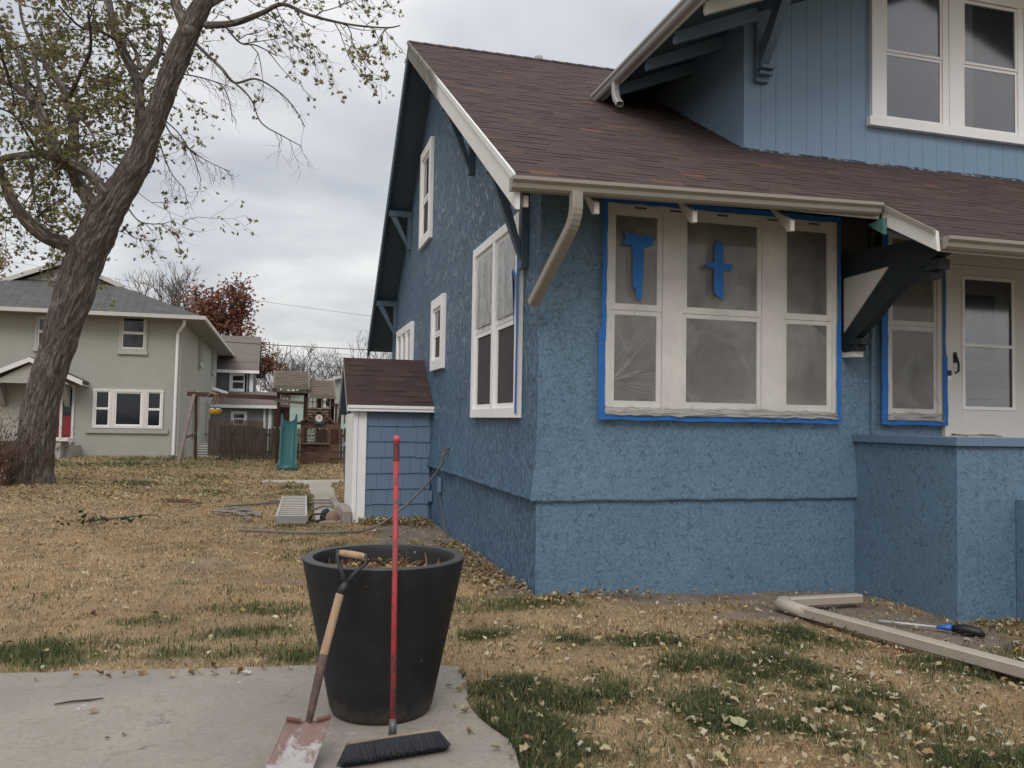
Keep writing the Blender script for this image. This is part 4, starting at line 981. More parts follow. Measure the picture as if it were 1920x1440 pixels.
# duster brush
bh = thing('hand_brush', (2.95, -1.7, -.08), 'black paint brush with blue collar and silver handle beside the porch wall', 'brush')
mb = MB(); mb.tube([(2.56, -1.34, -.05), (2.90, -1.60, -.055)], .011, 10); mb.build('handle', MT['galv'], bh, smooth=True)
mb = MB(); mb.tube([(2.90, -1.60, -.055), (2.94, -1.64, -.05), (2.99, -1.68, -.045)], [.012, .022, .03], 10); mb.build('collar', painted('blue_plastic', (.02, .12, .42), .4), bh, smooth=True)
mb = MB(); mb.tube([(2.98, -1.675, -.05), (3.04, -1.74, -.045), (3.10, -1.82, -.055), (3.12, -1.86, -.07)], [.03, .042, .038, .014], 12); mb.build('bristles', MT['black'], bh, smooth=True)
# broken trim strips on the parapet
mb = MB()
for a, b, w_ in (((3.42, -1.22, 1.492), (3.86, -1.26, 1.490), .03), ((3.40, -1.25, 1.50), (3.60, -1.2, 1.486), .025), ((3.55, -1.16, 1.488), (3.88, -1.22, 1.498), .02), ((3.7, -1.25, 1.50), (3.88, -1.30, 1.486), .02)): mb.bar(a, b, w_, .012)
tag(mb.build('wood_scrap', wood('grey_scrap', (.10, .08, .07), (.28, .25, .22))), 'broken strips of wood trim lying on the porch wall cap', 'wood scrap')

# ------------------------------------------------------------------ yard clutter
def alum(name): return painted(name, (.40, .385, .365), .4, .12, 8, .001, 40, .5)
ld = thing('ladder', (-2.0, 5.2, 0), 'aluminium extension ladder lying flat on the lawn', 'ladder'); al = alum('aluminium')
pnl = Vector((-2.27, 5.22, .10)); pnr = Vector((-1.86, 5.20, .10)); pfl = Vector((-2.17, 8.85, .06)); pfr = Vector((-1.76, 8.85, .06))
for a, b in ((pnl, pfl), (pnr, pfr)):
    mb = MB(); mb.bar(a, b, .03, .07); mb.build('side_rail', alum('bright_aluminium'), ld)
for i in range(12):
    t = (i+.4)/12; mb = MB(); mb.tube([pnl.lerp(pfl, t)+Vector((0, 0, .022)), pnr.lerp(pfr, t)+Vector((0, 0, .022))], .0125, 8); mb.build('rung', al, ld)
mb = MB(); mb.bar(pnl+Vector((-.02, -.03, -.01)), pnr+Vector((.02, -.03, -.01)), .02, .07); mb.bar(pnl+Vector((0, -.12, -.05)), pnr+Vector((0, -.10, -.05)), .05, .03); mb.build('foot_bar', painted('dull_aluminium', (.24, .23, .22), .5), ld)
# block kerb beside the path
mb = MB(); mb.box(-1.33, 5.35, -.05, -1.20, 6.6, .17); mb.box(-1.36, 6.62, -.05, -1.25, 8.2, .12)
tag(mb.build('concrete_curb', concrete('curb_concrete', (.30, .26, .22, 1)), bevel=.01), 'narrow concrete curb beside the entry shed', 'curb')
# heap by the curb
hp = thing('tool_heap', (-1.55, 5.7, 0), 'small heap of a black strap and a tan cap on the path end', 'work gear')
mb = MB(); mb.tube([(-1.80, 5.62, .02), (-1.76, 5.60, .10), (-1.62, 5.62, .11), (-1.58, 5.58, .03), (-1.7, 5.5, .015), (-1.80, 5.60, .02)], .018, 8); mb.build('strap', MT['black'], hp, smooth=True)
mb = MB(); mb.tube([(-1.60, 5.75, .02), (-1.57, 5.72, .12), (-1.52, 5.7, .16)], [.05, .055, .03], 10); mb.build('knee_pad', painted('navy_cloth', (.02, .03, .06), .8), hp, smooth=True)
vs = MB(); 
prof_ = [(.115, 0), (.11, .05), (.09, .10), (.05, .135), (.004, .145)]; vs.lathe(prof_, 20, (-1.46, 5.66, .0)); vs.build('cap', painted('tan_cloth', (.19, .125, .09), .9), hp, smooth=True)
# pile of grey cable
def cable(name, pts, r, mat, label, cat):
    # smooth polyline
    P_ = [Vector(p) for p in pts]; out_ = []
    for i in range(len(P_)-1):
        p0 = P_[max(i-1, 0)]; p1 = P_[i]; p2 = P_[i+1]; p3 = P_[min(i+2, len(P_)-1)]
        for k in range(8):
            t = k/8; out_.append(.5*((2*p1)+(-p0+p2)*t+(2*p0-5*p1+4*p2-p3)*t*t+(-p0+3*p1-3*p2+p3)*t**3))
    out_.append(P_[-1]); mb = MB(); mb.tube(out_, r, 8)
    return mb, out_
hosem = painted('grey_hose', (.13, .125, .115), .5, .15, 8)
mb, _ = cable('', [(-.10, 3.95, 1.03), (-.13, 4.0, .92), (-.22, 4.12, .75), (-.42, 4.25, .50), (-.66, 4.3, .27), (-.92, 4.28, .10), (-1.15, 4.22, .03), (-1.5, 4.16, .025), (-2.0, 4.2, .025), (-2.3, 4.35, .025), (-2.75, 4.6, .02)], .016, hosem, '', '')
tag(mb.build('garden_hose', hosem, None, smooth=True), 'grey garden hose hanging from the tap and crossing the lawn', 'hose')
pm = painted('bleached_stick', (.21, .19, .18), .8, .2)
pile = thing('stick_pile', (-2.9, 6.8, 0), 'loose pile of grey bent pipes and sticks on the lawn', 'pile of sticks'); q = random.Random(8)
for i in range(10):
    y = 6.55+q.uniform(-.1, .4); x0 = -3.22+q.uniform(-.05, .3); x1 = min(-2.62, x0+q.uniform(.35, .55)); h = q.uniform(.02, .07)
    mb, _ = cable('', [(x0, y+.15, .02+.01*i/3), ((x0+x1)/2, y+q.uniform(-.05, .1), h+.03), (x1, y-.05, h), (x1+.12, y-.15-q.random()*.1, .02)], q.uniform(.007, .014), pm, '', ''); mb.build('stick', pm, pile)
mb, _ = cable('', [(-2.72, 5.5, .02), (-2.66, 5.75, .03), (-2.68, 5.95, .03), (-2.74, 6.0, .02)], .014, pm, '', ''); tag(mb.build('stick', pm), 'short pale hooked stick between the stick pile and the hose', 'stick')
rd = painted('red_brown_stake', (.10, .045, .04), .8)
for i, (a, b) in enumerate((((-4.3, 8.95, .03), (-3.75, 8.75, .03)), ((-4.2, 8.6, .025), (-3.55, 8.3, .03)))):
    mb = MB(); mb.bar(a, b, .035, .03); tag(mb.build('wood_stake', rd), ['dark brown stake lying farther up on the left lawn', 'dark brown stake lying nearer beside its twin on the left lawn'][i], 'stake', 'stakes on the lawn')
for i, (yy, xl, xr) in enumerate(((7.9, -3.2, -1.3), (8.4, -2.6, -1.25), (7.2, -1.72, -1.3))):
    mb, _ = cable('', [(xl, yy-.3, .03), ((xl+xr)/2, yy+.15, .04), (xr, yy, .04)], .014, hosem, '', ''); tag(mb.build('garden_hose', hosem, None, smooth=True), ['dark hose lying behind the ladder and across the path, nearest of the two long ones', 'dark hose crossing the path farthest behind the ladder', 'short dark hose end crossing the path beside the curb'][i], 'hose')
# fallen twig with green leaves
tw = thing('fallen_branch', (-4.5, 5.9, 0), 'fallen leafy twig with dark green leaves on the left lawn', 'branch')
mb, pts_ = cable('', [(-4.9, 5.6, .03), (-4.6, 5.8, .05), (-4.3, 6.1, .05), (-4.05, 6.2, .06), (-3.9, 6.0, .03)], .008, MT['twig'], '', ''); mb.build('stem', MT['twig'], tw)
mb = MB()
for i in range(60):
    p = Vector((-4.85+q.gauss(0, .13)+(.55 if i % 5 == 0 else 0), 5.75+q.gauss(0, .2), .03+abs(q.gauss(0, .04)))); s_ = q.uniform(.025, .05); M_ = Euler((q.uniform(-1, 1), q.uniform(-1, 1), q.uniform(0, 6))).to_matrix()
    mb.add([p+M_ @ Vector(v)*s_ for v in ((0, -1, 0), (.6, -.2, .1), (.25, .9, 0), (-.25, .9, 0), (-.6, -.2, .1))], [(0, 1, 2, 3, 4)], (.035, .055, .025))
mb.build('leaves', MT['treeleaf'], tw)
# small stick on the slab
mb = MB(); mb.tube([(-3.36, -2.27, .008), (-3.28, -2.245, .010), (-3.20, -2.24, .009), (-3.13, -2.22, .008)], [.004, .006, .006, .003], 6); tag(mb.build('twig', MT['twig']), 'thin bent twig lying on the concrete slab', 'twig')

# ------------------------------------------------------------------ leaves and grass (stuff) 
RS = np.random.RandomState(12)
def leaf_shapes(P_, size, colr, heading, curl, tilt, name, mat, parent=None, locs=(0, 0, 0), crumple=0):
    """ten-point maple-like leaf, folded and curled"""
    n = len(P_)
    o = np.array([(0, -.55), (.16, -.30), (.52, -.26), (.30, .02), (.50, .36), (.16, .26), (0, .62), (-.16, .26), (-.50, .36), (-.30, .02), (-.52, -.26), (-.16, -.30)])
    if crumple: o = np.array([(0, -.5), (.17, -.42), (.40, -.30), (.38, -.04), (.44, .22), (.20, .34), (0, .58), (-.22, .32), (-.42, .26), (-.36, -.02), (-.42, -.28), (-.15, -.40)])
    k = len(o); X = np.zeros((n, k+1, 3)); X[:, 1:, 0] = o[None, :, 0]; X[:, 1:, 1] = o[None, :, 1]
    X[:, :, 0] *= RS.uniform(.7, 1.0, (n, 1)); 
    X[:, :, 2] = np.abs(X[:, :, 0])*curl[:, None]*1.5+(X[:, :, 1]**2)*(curl*RS.uniform(-1, 1.6, n))[:, None]
    X[:, :, 0] *= (1-.42*np.minimum(1.3, curl))[:, None]
    if crumple:
        X[:, 1:, :2] *= RS.uniform(.7, 1.15, (n, k, 1)); X[:, 1:, 2] += RS.uniform(-1, 1, (n, k))*crumple
    X *= size[:, None, None]
    ca, sa = np.cos(heading), np.sin(heading); ct, st = np.cos(tilt[:, 0]), np.sin(tilt[:, 0]); cu, su = np.cos(tilt[:, 1]), np.sin(tilt[:, 1])
    x, y, z = X[..., 0], X[..., 1], X[..., 2]
    y, z = y*ct[:, None]-z*st[:, None], y*st[:, None]+z*ct[:, None]; x, z = x*cu[:, None]+z*su[:, None], -x*su[:, None]+z*cu[:, None]
    x, y = x*ca[:, None]-y*sa[:, None], x*sa[:, None]+y*ca[:, None]
    v = np.stack([x, y, z], -1)+P_[:, None, :]-np.array(locs)[None, None]
    base = np.arange(n)[:, None]*(k+1); i = np.arange(k)
    f = np.stack([np.broadcast_to(base, (n, k)), base+1+i[None], base+1+((i+1) % k)[None]], -1).reshape(-1, 3)
    return npmesh(name, v.reshape(-1, 3), f, np.repeat(colr, k, 0), mat, parent)
def scatter(n, r0, r1, p, ang=46):
    u = RS.rand(n); q_ = 2-p   # density ~ r^-p
    r = (r0**q_+u*(r1**q_-r0**q_))**(1/q_); a = yaw+np.radians(RS.uniform(-ang, ang, n))
    return CAM.x+r*np.sin(a), CAM.y+r*np.cos(a), r
def free(x, y, pad=0):
    b = inpoly(x, y, SLAB) | inpoly(x, y, PATH)
    b |= (x > -pad) & (y > -pad) & (y < 10.7); b |= (x > 3.33-pad) & (y > -1.37-pad); b |= (x > -1.2) & (x < 0) & (y > 5.44) & (y < 7.3)
    b |= np.hypot(x-PC.x, y-PC.y) < .3; b |= (x < -6.0) & (y > 26.6)
    return ~b
def grass(n, r0, r1, p, hs):
    x, y, r = scatter(n, r0, r1, p); k = free(x, y); x, y, r = x[k], y[k], r[k]
    d = dirtness(x, y); k = RS.rand(len(x)) > d*.93; x, y, r = x[k], y[k], r[k]
    g = greenness(x, y); isg = RS.rand(len(x)) < np.clip(g*1.25-.02, .09, .97)
    # edge of the slab keeps taller green tufts
    n = len(x); lod = np.clip(r/4.5, 1, 7)
    h = np.where(isg, RS.uniform(.025, .07, n)*(.55+.75*g), RS.uniform(.012, .042, n))*hs*(1+.25*(lod-1)*.4); w = np.where(isg, .0042, .0032)*RS.uniform(.7, 1.3, n)*lod
    hd = RS.uniform(0, 2*np.pi, n); lean = np.where(isg, RS.uniform(.1, 1.0, n), RS.uniform(.5, 1.45, n)); z0 = gz(x, y)+(fbm(x*2, y*2, 4)-.5)*.05+(fbm(x*9, y*9, 2)-.5)*.015-.008
    hx, hy = np.cos(hd), np.sin(hd); sx, sy = -hy*w/2, hx*w/2
    B = np.stack([x, y, z0], -1); S_ = np.stack([sx, sy, 0*sx], -1)
    m1 = B+np.stack([hx*np.sin(lean*.6)*h*.55, hy*np.sin(lean*.6)*h*.55, np.cos(lean*.6)*h*.55], -1)
    t1 = m1+np.stack([hx*np.sin(lean*1.25)*h*.6, hy*np.sin(lean*1.25)*h*.6, np.cos(lean*1.25)*h*.5], -1)
    v = np.stack([B-S_, B+S_, m1+S_*.8, m1-S_*.8, t1], 1).reshape(-1, 3); b = np.arange(n)[:, None]*5
    f = np.concatenate([b+np.array([[0, 1, 2]]), b+np.array([[0, 2, 3]]), b+np.array([[3, 2, 4]])], 1).reshape(-1, 3)
    straw = np.array([[.48, .355, .215], [.40, .29, .17], [.54, .415, .27], [.31, .225, .13], [.43, .31, .18]])[RS.randint(0, 5, n)]
    gr = np.array([[.058, .085, .030], [.075, .105, .042], [.045, .068, .030], [.10, .118, .05], [.14, .14, .065]])[RS.randint(0, 5, n)]
    patch = (.45+1.05*fbm(x*1.7+9, y*1.7, 4))[:, None]*np.where(fbm(x*.9+40, y*.9, 3)[:, None] > .52, np.array([[1.05, .96, .88]]), 1)
    c = np.where(isg[:, None], gr, straw*patch)*RS.uniform(.75, 1.2, (n, 1))
    o = npmesh('grass', v, f, np.repeat(c, 3, 0), MT['blade']); return o
o = grass(330000, 3.0, 34, 1.9, 1.0); tag(o, 'dry straw-coloured lawn grass with green tufts', 'grass', kind='stuff')
def tufts(n):
    # dense dark green clumps along the slab edge and in the green patches
    x = RS.uniform(-1.35, 2.6, n); y = RS.uniform(-4.2, -.9, n); k = free(x+RS.normal(0, .012, n), y); x, y = x[k], y[k]; g = greenness(x, y); k = RS.rand(len(x)) < sstep(.45, .8, g); x, y, g = x[k], y[k], g[k]; n = len(x)
    h = RS.uniform(.035, .085, n)*(.6+.5*g)*(.6+.8*fbm(x*5, y*5, 2)); w = RS.uniform(.0026, .005, n); hd = RS.uniform(0, 2*np.pi, n); lean = RS.uniform(.2, 1.25, n); z0 = gz(x, y)-.01
    hx, hy = np.cos(hd), np.sin(hd); P0 = np.stack([x, y, z0], -1); S_ = np.stack([-hy*w/2, hx*w/2, 0*x], -1); pts = [P0]
    for j in range(3):
        a = lean*(.35+.5*j); pts.append(pts[-1]+np.stack([hx*np.sin(a)*h/3, hy*np.sin(a)*h/3, np.cos(a)*h/3], -1))
    v = np.stack([pts[0]-S_, pts[0]+S_, pts[1]+S_, pts[1]-S_, pts[2]+S_*.8, pts[2]-S_*.8, pts[3]], 1).reshape(-1, 3); b = np.arange(n)[:, None]*7
    f = np.concatenate([b+np.array([[0, 1, 2]]), b+np.array([[0, 2, 3]]), b+np.array([[3, 2, 4]]), b+np.array([[3, 4, 5]]), b+np.array([[5, 4, 6]])], 1).reshape(-1, 3)
    c = np.array([[.062, .080, .034], [.082, .102, .046], [.050, .064, .030], [.105, .12, .055], [.16, .15, .08], [.32, .25, .15]])[RS.choice(6, n, p=[.24, .22, .16, .15, .12, .11])]*RS.uniform(.7, 1.2, (n, 1))
    return npmesh('grass', v, f, np.repeat(c, 5, 0), MT['blade'])
tag(tufts(150000), 'dark green grass clumps growing over the slab edge and across the front lawn', 'grass', kind='stuff')
def litter(n, r0, r1, p):
    x, y, r = scatter(n, r0, r1, p); k = free(x, y, .0); x, y, r = x[k], y[k], r[k]
    dn = .22+.0*x
    dn = np.where((x > -.9) & (y < -1.6), .30, dn); dn = np.where((x > .8) & (y < -1.2), .42, dn); dn = np.where((x > .2) & (y < -2.9), .5, dn)
    dn = np.maximum(dn, .95*sstep(6.8, 10.5, y)); dn = np.maximum(dn, 1.0*sstep(1.0, .4, np.abs(x+.08)/.35)*(y > .0)*(y < 5.5)*.0)
    dn = np.maximum(dn, .9*sstep(.45, .1, np.abs(x+.1))*(y > 0)*(y < 2.8)); dn = np.maximum(dn, 1.6*sstep(.5, .1, np.abs(y-5.25))*(x > -1.2)*(x < 0))
    dn = dn*(.35+1.3*fbm(x*1.1+3, y*1.1+7, 3)); dn = np.where((x < -1.0) & (y < 3), dn*.45, dn)
    k = RS.rand(len(x)) < dn; x, y, r = x[k], y[k], r[k]; n = len(x)
    z = gz(x, y)+.015+RS.rand(n)*.02; lod = np.clip(r/11, 1, 1.6); s_ = (.022+.042*RS.rand(n)**1.7)*lod
    pal = np.array([[.44, .39, .26], [.41, .34, .22], [.36, .27, .17], [.31, .22, .13], [.50, .46, .35], [.42, .38, .21], [.24, .165, .10], [.38, .34, .25], [.44, .31, .10]])
    idx = RS.choice(9, n, p=[.2, .2, .16, .1, .1, .12, .05, .06, .01]); c = pal[idx]*RS.uniform(.75, 1.1, (n, 1))
    c = np.where((y > 7)[:, None], c*np.array([[.93, .95, .86]]), c)
    o = leaf_shapes(np.stack([x, y, z], -1), s_, c, RS.uniform(0, 6.28, n), RS.uniform(.1, 1.0, n), RS.uniform(-.45, .45, (n, 2)), 'leaf_litter', MT['leaf'], crumple=.12)
    return o
o = litter(66000, 3.0, 34, 1.3); tag(o, 'fallen pale yellow and tan maple leaves scattered over the lawn', 'fallen leaves', kind='stuff')
def drift(boxes):
    P_ = []
    for (x0, x1, y0, y1, n, h) in boxes:
        for _ in range(n):
            x = RS.uniform(x0, x1); y = RS.uniform(y0, y1); P_.append((x, y, gnd(x, y)+.012+RS.rand()*h))
    P_ = np.array(P_); n = len(P_); c = np.array([[.44, .39, .24], [.36, .28, .17], [.28, .19, .11], [.40, .33, .17], [.22, .14, .08]])[RS.randint(0, 5, n)]*RS.uniform(.75, 1.1, (n, 1))
    return leaf_shapes(P_, RS.uniform(.03, .065, n), c, RS.uniform(0, 6.28, n), RS.uniform(.2, 1.1, n), RS.uniform(-.8, .8, (n, 2)), 'leaf_litter', MT['leaf'], crumple=.14)
tag(drift([(-.34, -.09, .1, 2.9, 420, .05), (-.5, -.3, .0, 2.2, 90, .02), (-1.1, -.12, 5.0, 5.42, 480, .06), (-.45, -.1, 4.6, 5.2, 150, .05), (.05, 1.1, -.28, -.08, 60, .03), (-.2, .3, -.5, -.1, 50, .02), (3.45, 4.2, -1.6, -1.42, 60, .03), (-.75, -.2, 2.7, 3.2, 60, .02), (-1.32, -1.1, -3.5, -2.1, 12, .004), (-3.8, -1.3, -1.90, -1.72, 30, .004)]), 'drifts of dead leaves gathered along the foot of the house walls and the shed', 'fallen leaves', kind='stuff')
# a few single leaves that stand out
def one_leaf(x, y, s_, c, label, z=.02):
    o = leaf_shapes(np.array([[0., 0., 0.]]), np.array([s_]), np.array([c]), RS.uniform(0, 6, 1), np.array([.3]), np.array([[.2, -.1]]), 'fallen_leaf', MT['leaf'], crumple=.06); o.location = (x, y, gnd(x, y)+z); tag(o, label, 'leaf', 'single leaves that stand out')
one_leaf(1.38, -2.64, .14, (.42, .42, .25), 'big pale yellow-green leaf on the lawn in front of the long downspout', .04)
one_leaf(.02, -3.42, .10, (.34, .34, .20), 'yellow-green leaf on the lawn near the bottom edge of the picture', .045)
one_leaf(-3.14, -2.44, .055, (.30, .20, .15), 'curled brown leaf lying alone on the concrete slab', .012)
one_leaf(-3.0, -2.83, .03, (.12, .08, .06), 'tiny dark leaf scrap on the slab, nearest the bottom left corner', .008)
one_leaf(-2.93, -2.80, .035, (.12, .08, .06), 'dark narrow leaf scrap on the slab right of the tiny one', .008)
one_leaf(-2.40, -1.93, .06, (.5, .47, .40), 'pale leaf scrap on the slab below the grass edge', .012)
one_leaf(-1.17, -2.45, .07, (.22, .13, .08), 'reddish brown leaf on the slab edge right of the planter', .02)
one_leaf(-1.78, -2.86, .13, (.50, .45, .20), 'yellow leaf inside the planter beside the shovel grip', PH-.09)
n = 170; a = RS.uniform(0, 6.28, n); r_ = np.sqrt(RS.rand(n))*.35
pp = np.stack([PC.x+r_*np.cos(a), PC.y+r_*np.sin(a), PH-.10+RS.rand(n)*.025], -1)
o = leaf_shapes(pp, RS.uniform(.02, .05, n), np.array([[.30, .19, .10], [.40, .30, .16], [.20, .09, .05], [.45, .38, .18]])[RS.randint(0, 4, n)], RS.uniform(0, 6, n), RS.uniform(.2, 1, n), RS.uniform(-.8, .8, (n, 2)), 'leaf_litter', MT['leaf'], crumple=.15); tag(o, 'dead leaves and straw lying on the soil inside the planter', 'fallen leaves', kind='stuff')
mb = MB(); q = random.Random(77)
for i in range(110):
    a = q.uniform(0, 6.28); r1 = math.sqrt(q.random())*.33; p = Vector((PC.x+r1*math.cos(a), PC.y+r1*math.sin(a), PH-.095)); d = Vector((q.uniform(-1, 1), q.uniform(-1, 1), q.uniform(0, .5))).normalized()*q.uniform(.04, .11); mb.tube([p, p+d*.5+Vector((0, 0, .012)), p+d], .0016, 4, col=q.choice([(.3, .14, .07), (.35, .24, .12), (.2, .1, .06)]))
p = Vector((PC.x+.25, PC.y+.1, PH-.1)); mb.tube([p, p+Vector((-.005, 0, .05)), p+Vector((-.012, 0, .09))], [.004, .004, .002], 5, col=(.35, .25, .17))
tag(mb.build('straw_litter', MT['leaf']), 'tangled straw and twigs on the soil inside the planter', 'straw', kind='stuff')

# ------------------------------------------------------------------ trees
def smooth_pts(P_, k=6):
    P_ = [Vector(p) for p in P_]; o = []
    for i in range(len(P_)-1):
        p0 = P_[max(i-1, 0)]; p1 = P_[i]; p2 = P_[i+1]; p3 = P_[min(i+2, len(P_)-1)]
        for j in range(k):
            t = j/k; o.append(.5*((2*p1)+(-p0+p2)*t+(2*p0-5*p1+4*p2-p3)*t*t+(-p0+3*p1-3*p2+p3)*t**3))
    o.append(P_[-1]); return o
TD = 18.4
def tp(px, py, dd=0):
    d = fw*1560+rt*(px-960)-up*(py-720); return CAM+d*((TD+dd)/1560)
def pnoise(x, y, per):
    xi = math.floor(x); yi = math.floor(y); fx = x-xi; fy = y-yi; fx = fx*fx*(3-2*fx); fy = fy*fy*(3-2*fy)
    g = lambda a, b: _tab[(a % per), b % 256]
    return (g(xi, yi)*(1-fx)+g(xi+1, yi)*fx)*(1-fy)+(g(xi, yi+1)*(1-fx)+g(xi+1, yi+1)*fx)*fy
def maple():
    base = tp(62, 912); base = Vector((base.x, base.y, 0)); q = random.Random(42)
    tree = thing('maple_tree', tuple(base), 'large leaning maple with furrowed bark and thin autumn leaves', 'tree')
    W_ = TD/1560*.92
    limbs = [ # (centre points, widths, depth slope, depth offset)
     ([(57, 935), (58, 915), (60, 880), (68, 813), (80, 747), (99, 680), (118, 613), (142, 547), (162, 480), (180, 440), (200, 400), (231, 350), (260, 300), (280, 250), (299, 200), (316, 150), (337, 100), (358, 50), (382, 0), (402, -50), (430, -130)], [108, 92, 75, 67, 64, 61, 65, 70, 70, 69, 63, 55, 49, 43, 41, 42, 44, 40, 35, 33, 28], 0, 0),
     ([(150, 475), (115, 456), (83, 443), (50, 413), (22, 375), (6, 333), (-5, 300), (-30, 240)], [30, 28, 27, 25, 21, 16, 14, 12], -.6, 0),
     ([(203, 365), (185, 345), (167, 325), (140, 308), (110, 297), (77, 290), (33, 293), (0, 300), (-50, 320)], [24, 21, 20, 20, 19, 16, 14, 13, 11], .3, -.2),
     ([(185, 410), (165, 372), (143, 337), (136, 305), (138, 267), (137, 230), (130, 200), (118, 165), (90, 130), (70, 80)], [34, 29, 26, 24, 22, 21, 19, 15, 12, 9], .5, .25),
     ([(112, 296), (98, 265), (88, 240), (70, 200), (43, 170), (17, 157), (-15, 145)], [22, 23, 22, 20, 15, 12, 10], .3, .1),
     ([(270, 265), (264, 235), (262, 187), (259, 155), (248, 130), (232, 98), (219, 65), (210, 33), (203, 0), (198, -50)], [24, 21, 19, 18, 20, 19, 17, 16, 15, 13], .4, .15),
     ([(264, 150), (283, 123), (298, 100), (302, 70), (297, 42)], [14, 12, 11, 10, 5], .2, .2),
     ([(357, 62), (345, 45), (335, 20), (328, -5), (318, -60)], [26, 22, 20, 18, 15], .5, -.2),
     ([(385, 48), (440, 43), (490, 25), (530, 8), (580, 28), (650, 45), (720, 52), (750, 48)], [15, 13, 10, 8, 6, 4.5, 3, 2], -.9, 0),
     ([(368, 83), (393, 107), (417, 130), (440, 155), (480, 148), (520, 170), (550, 200), (572, 238)], [7, 6.5, 6, 5, 4, 3, 2.2, 1.5], -.5, 0),
     ([(440, 155), (470, 185), (490, 230), (530, 255), (563, 273)], [4, 3.2, 2.6, 2, 1.4], -.2, -.5),
     ([(335, 138), (375, 145), (415, 160), (430, 190), (436, 230)], [3, 2.6, 2.2, 1.8, 1.2], .2, .2),
     ([(306, 222), (320, 250), (350, 275), (385, 300), (432, 322)], [3.4, 3, 2.6, 2, 1.2], -.5, -.1),
     ([(308, 225), (335, 250), (360, 290), (378, 340)], [3, 2.4, 2, 1.3], .4, .2),
     ([(298, 262), (310, 300), (325, 330), (347, 355)], [3, 2.4, 2, 1.2], -.2, .2),
     ([(240, 390), (262, 415), (300, 420), (328, 412)], [3.4, 2.6, 2, 1.2], .2, 0),
     ([(232, 425), (250, 445), (285, 452)], [2.8, 2.2, 1.4], .4, 0),
     ([(60, 190), (45, 140), (30, 90), (0, 50), (-40, 20)], [11, 10, 8, 6, 5], 1.0, .2), ([(125, 190), (150, 140), (170, 90), (165, 20)], [9, 8, 6, 4], -.8, .2),
     ([(20, 158), (5, 110), (-10, 50)], [8, 6, 5], -.6, -.2), ([(75, 292), (50, 250), (25, 215), (-10, 200)], [7, 5, 4, 3], -.8, .3), ([(235, 133), (218, 145), (200, 160)], [6, 5, 3], -.1, 0),
     ([(530, 8), (560, -20), (620, -30), (680, -10)], [4, 3, 2.5, 2], .6, -.6), ([(420, 46), (450, 80), (480, 85), (520, 105)], [4, 3.4, 2.6, 2], .5, -.6),
     ([(395, 10), (450, -20), (500, -40), (560, -60)], [10, 8, 6, 4], 1.0, .2),
     ([(262, 130), (256, 100), (243, 78), (235, 68)], [9, 8, 6, 4], .2, .1), ([(58, 303), (60, 350), (75, 400), (68, 410)], [4, 3, 2.4, 2], -.4, .3), ([(66, 410), (95, 385), (130, 365)], [5, 3.5, 2], -.4, -.3),
     ([(140, 212), (167, 240), (187, 283), (203, 307)], [6, 5, 3.5, 2], -.5, .2), ([(82, 195), (70, 140), (60, 90), (40, 30), (35, -30)], [10, 9, 8, 6, 5], .9, .4), ([(225, 80), (190, 60), (150, 50), (110, 10)], [7, 6, 4.5, 3], -.8, .3)]
    trunk = MB(); br_ = MB(); twigs = MB(); ends = []
    for li, (pts, wd, dslope, d0) in enumerate(limbs):
        P_ = []; n = len(pts)
        for i, (a, b) in enumerate(pts): P_.append(tp(a, b, d0+dslope*2.2*(i/(n-1))**1.2))
        if li == 0: P_[0].z = -.25
        K_ = 16 if li == 0 else 6
        sp = smooth_pts(P_, K_); ww = []
        for i in range(n-1):
            for j in range(K_): ww.append((wd[i]+(wd[i+1]-wd[i])*j/K_)*W_/2)
        ww.append(wd[-1]*W_/2)
        if li < 8:
            ns = 112 if li == 0 else 20
            ph = q.uniform(0, 6); lens_ = np.concatenate([[0], np.cumsum([(sp[i+1]-sp[i]).length for i in range(len(sp)-1)])])
            def lump(i, j, a, li=li, ph=ph):
                z = 1+.035*math.sin(a*3+ph+i*.13)+.03*math.sin(a*7+i*.35)+.018*math.sin(a*13-i*.6)
                if li == 0:
                    f = max(0, 1-lens_[i]/1.0)
                    z += (.10*math.sin(a*5+1)+.06*math.sin(a*8+2))*f*f
                    u = a/(2*math.pi); v_ = lens_[i]
                    for (per, sv, am) in ((26, 1.6, .055), (52, 3.2, .03)):
                        xx = u*per+0.0; d_ = pnoise(xx, v_*sv, per); z += am*(1-2*abs(2*d_-1))
                    return z
                return z+rr.uniform(-.012, .012)
            (trunk if li == 0 else br_).tube(sp, ww, ns, uvr=2*math.pi*ww[0], lump=lump)
        else: br_.tube(sp, ww, 8 if wd[0] > 7 else 6, uvr=.5)
        ends.append((li, sp, ww))
    # twigs: short curved shoots along the limbs, drooping then turning up at the tips
    leafP = []; leafD = []
    tsp, tw = ends[0][1], ends[0][2]
    def infront(p):
        dp = (p-CAM).dot(fw)
        for t_, w_ in zip(tsp[::5], tw[::5]):
            dt = (t_-CAM).dot(fw)
            if dp > dt: continue
            a_ = (p-CAM)/dp*dt-(t_-CAM)
            if math.hypot(a_.dot(rt), a_.dot(up)) < w_+.12: return True
        return False
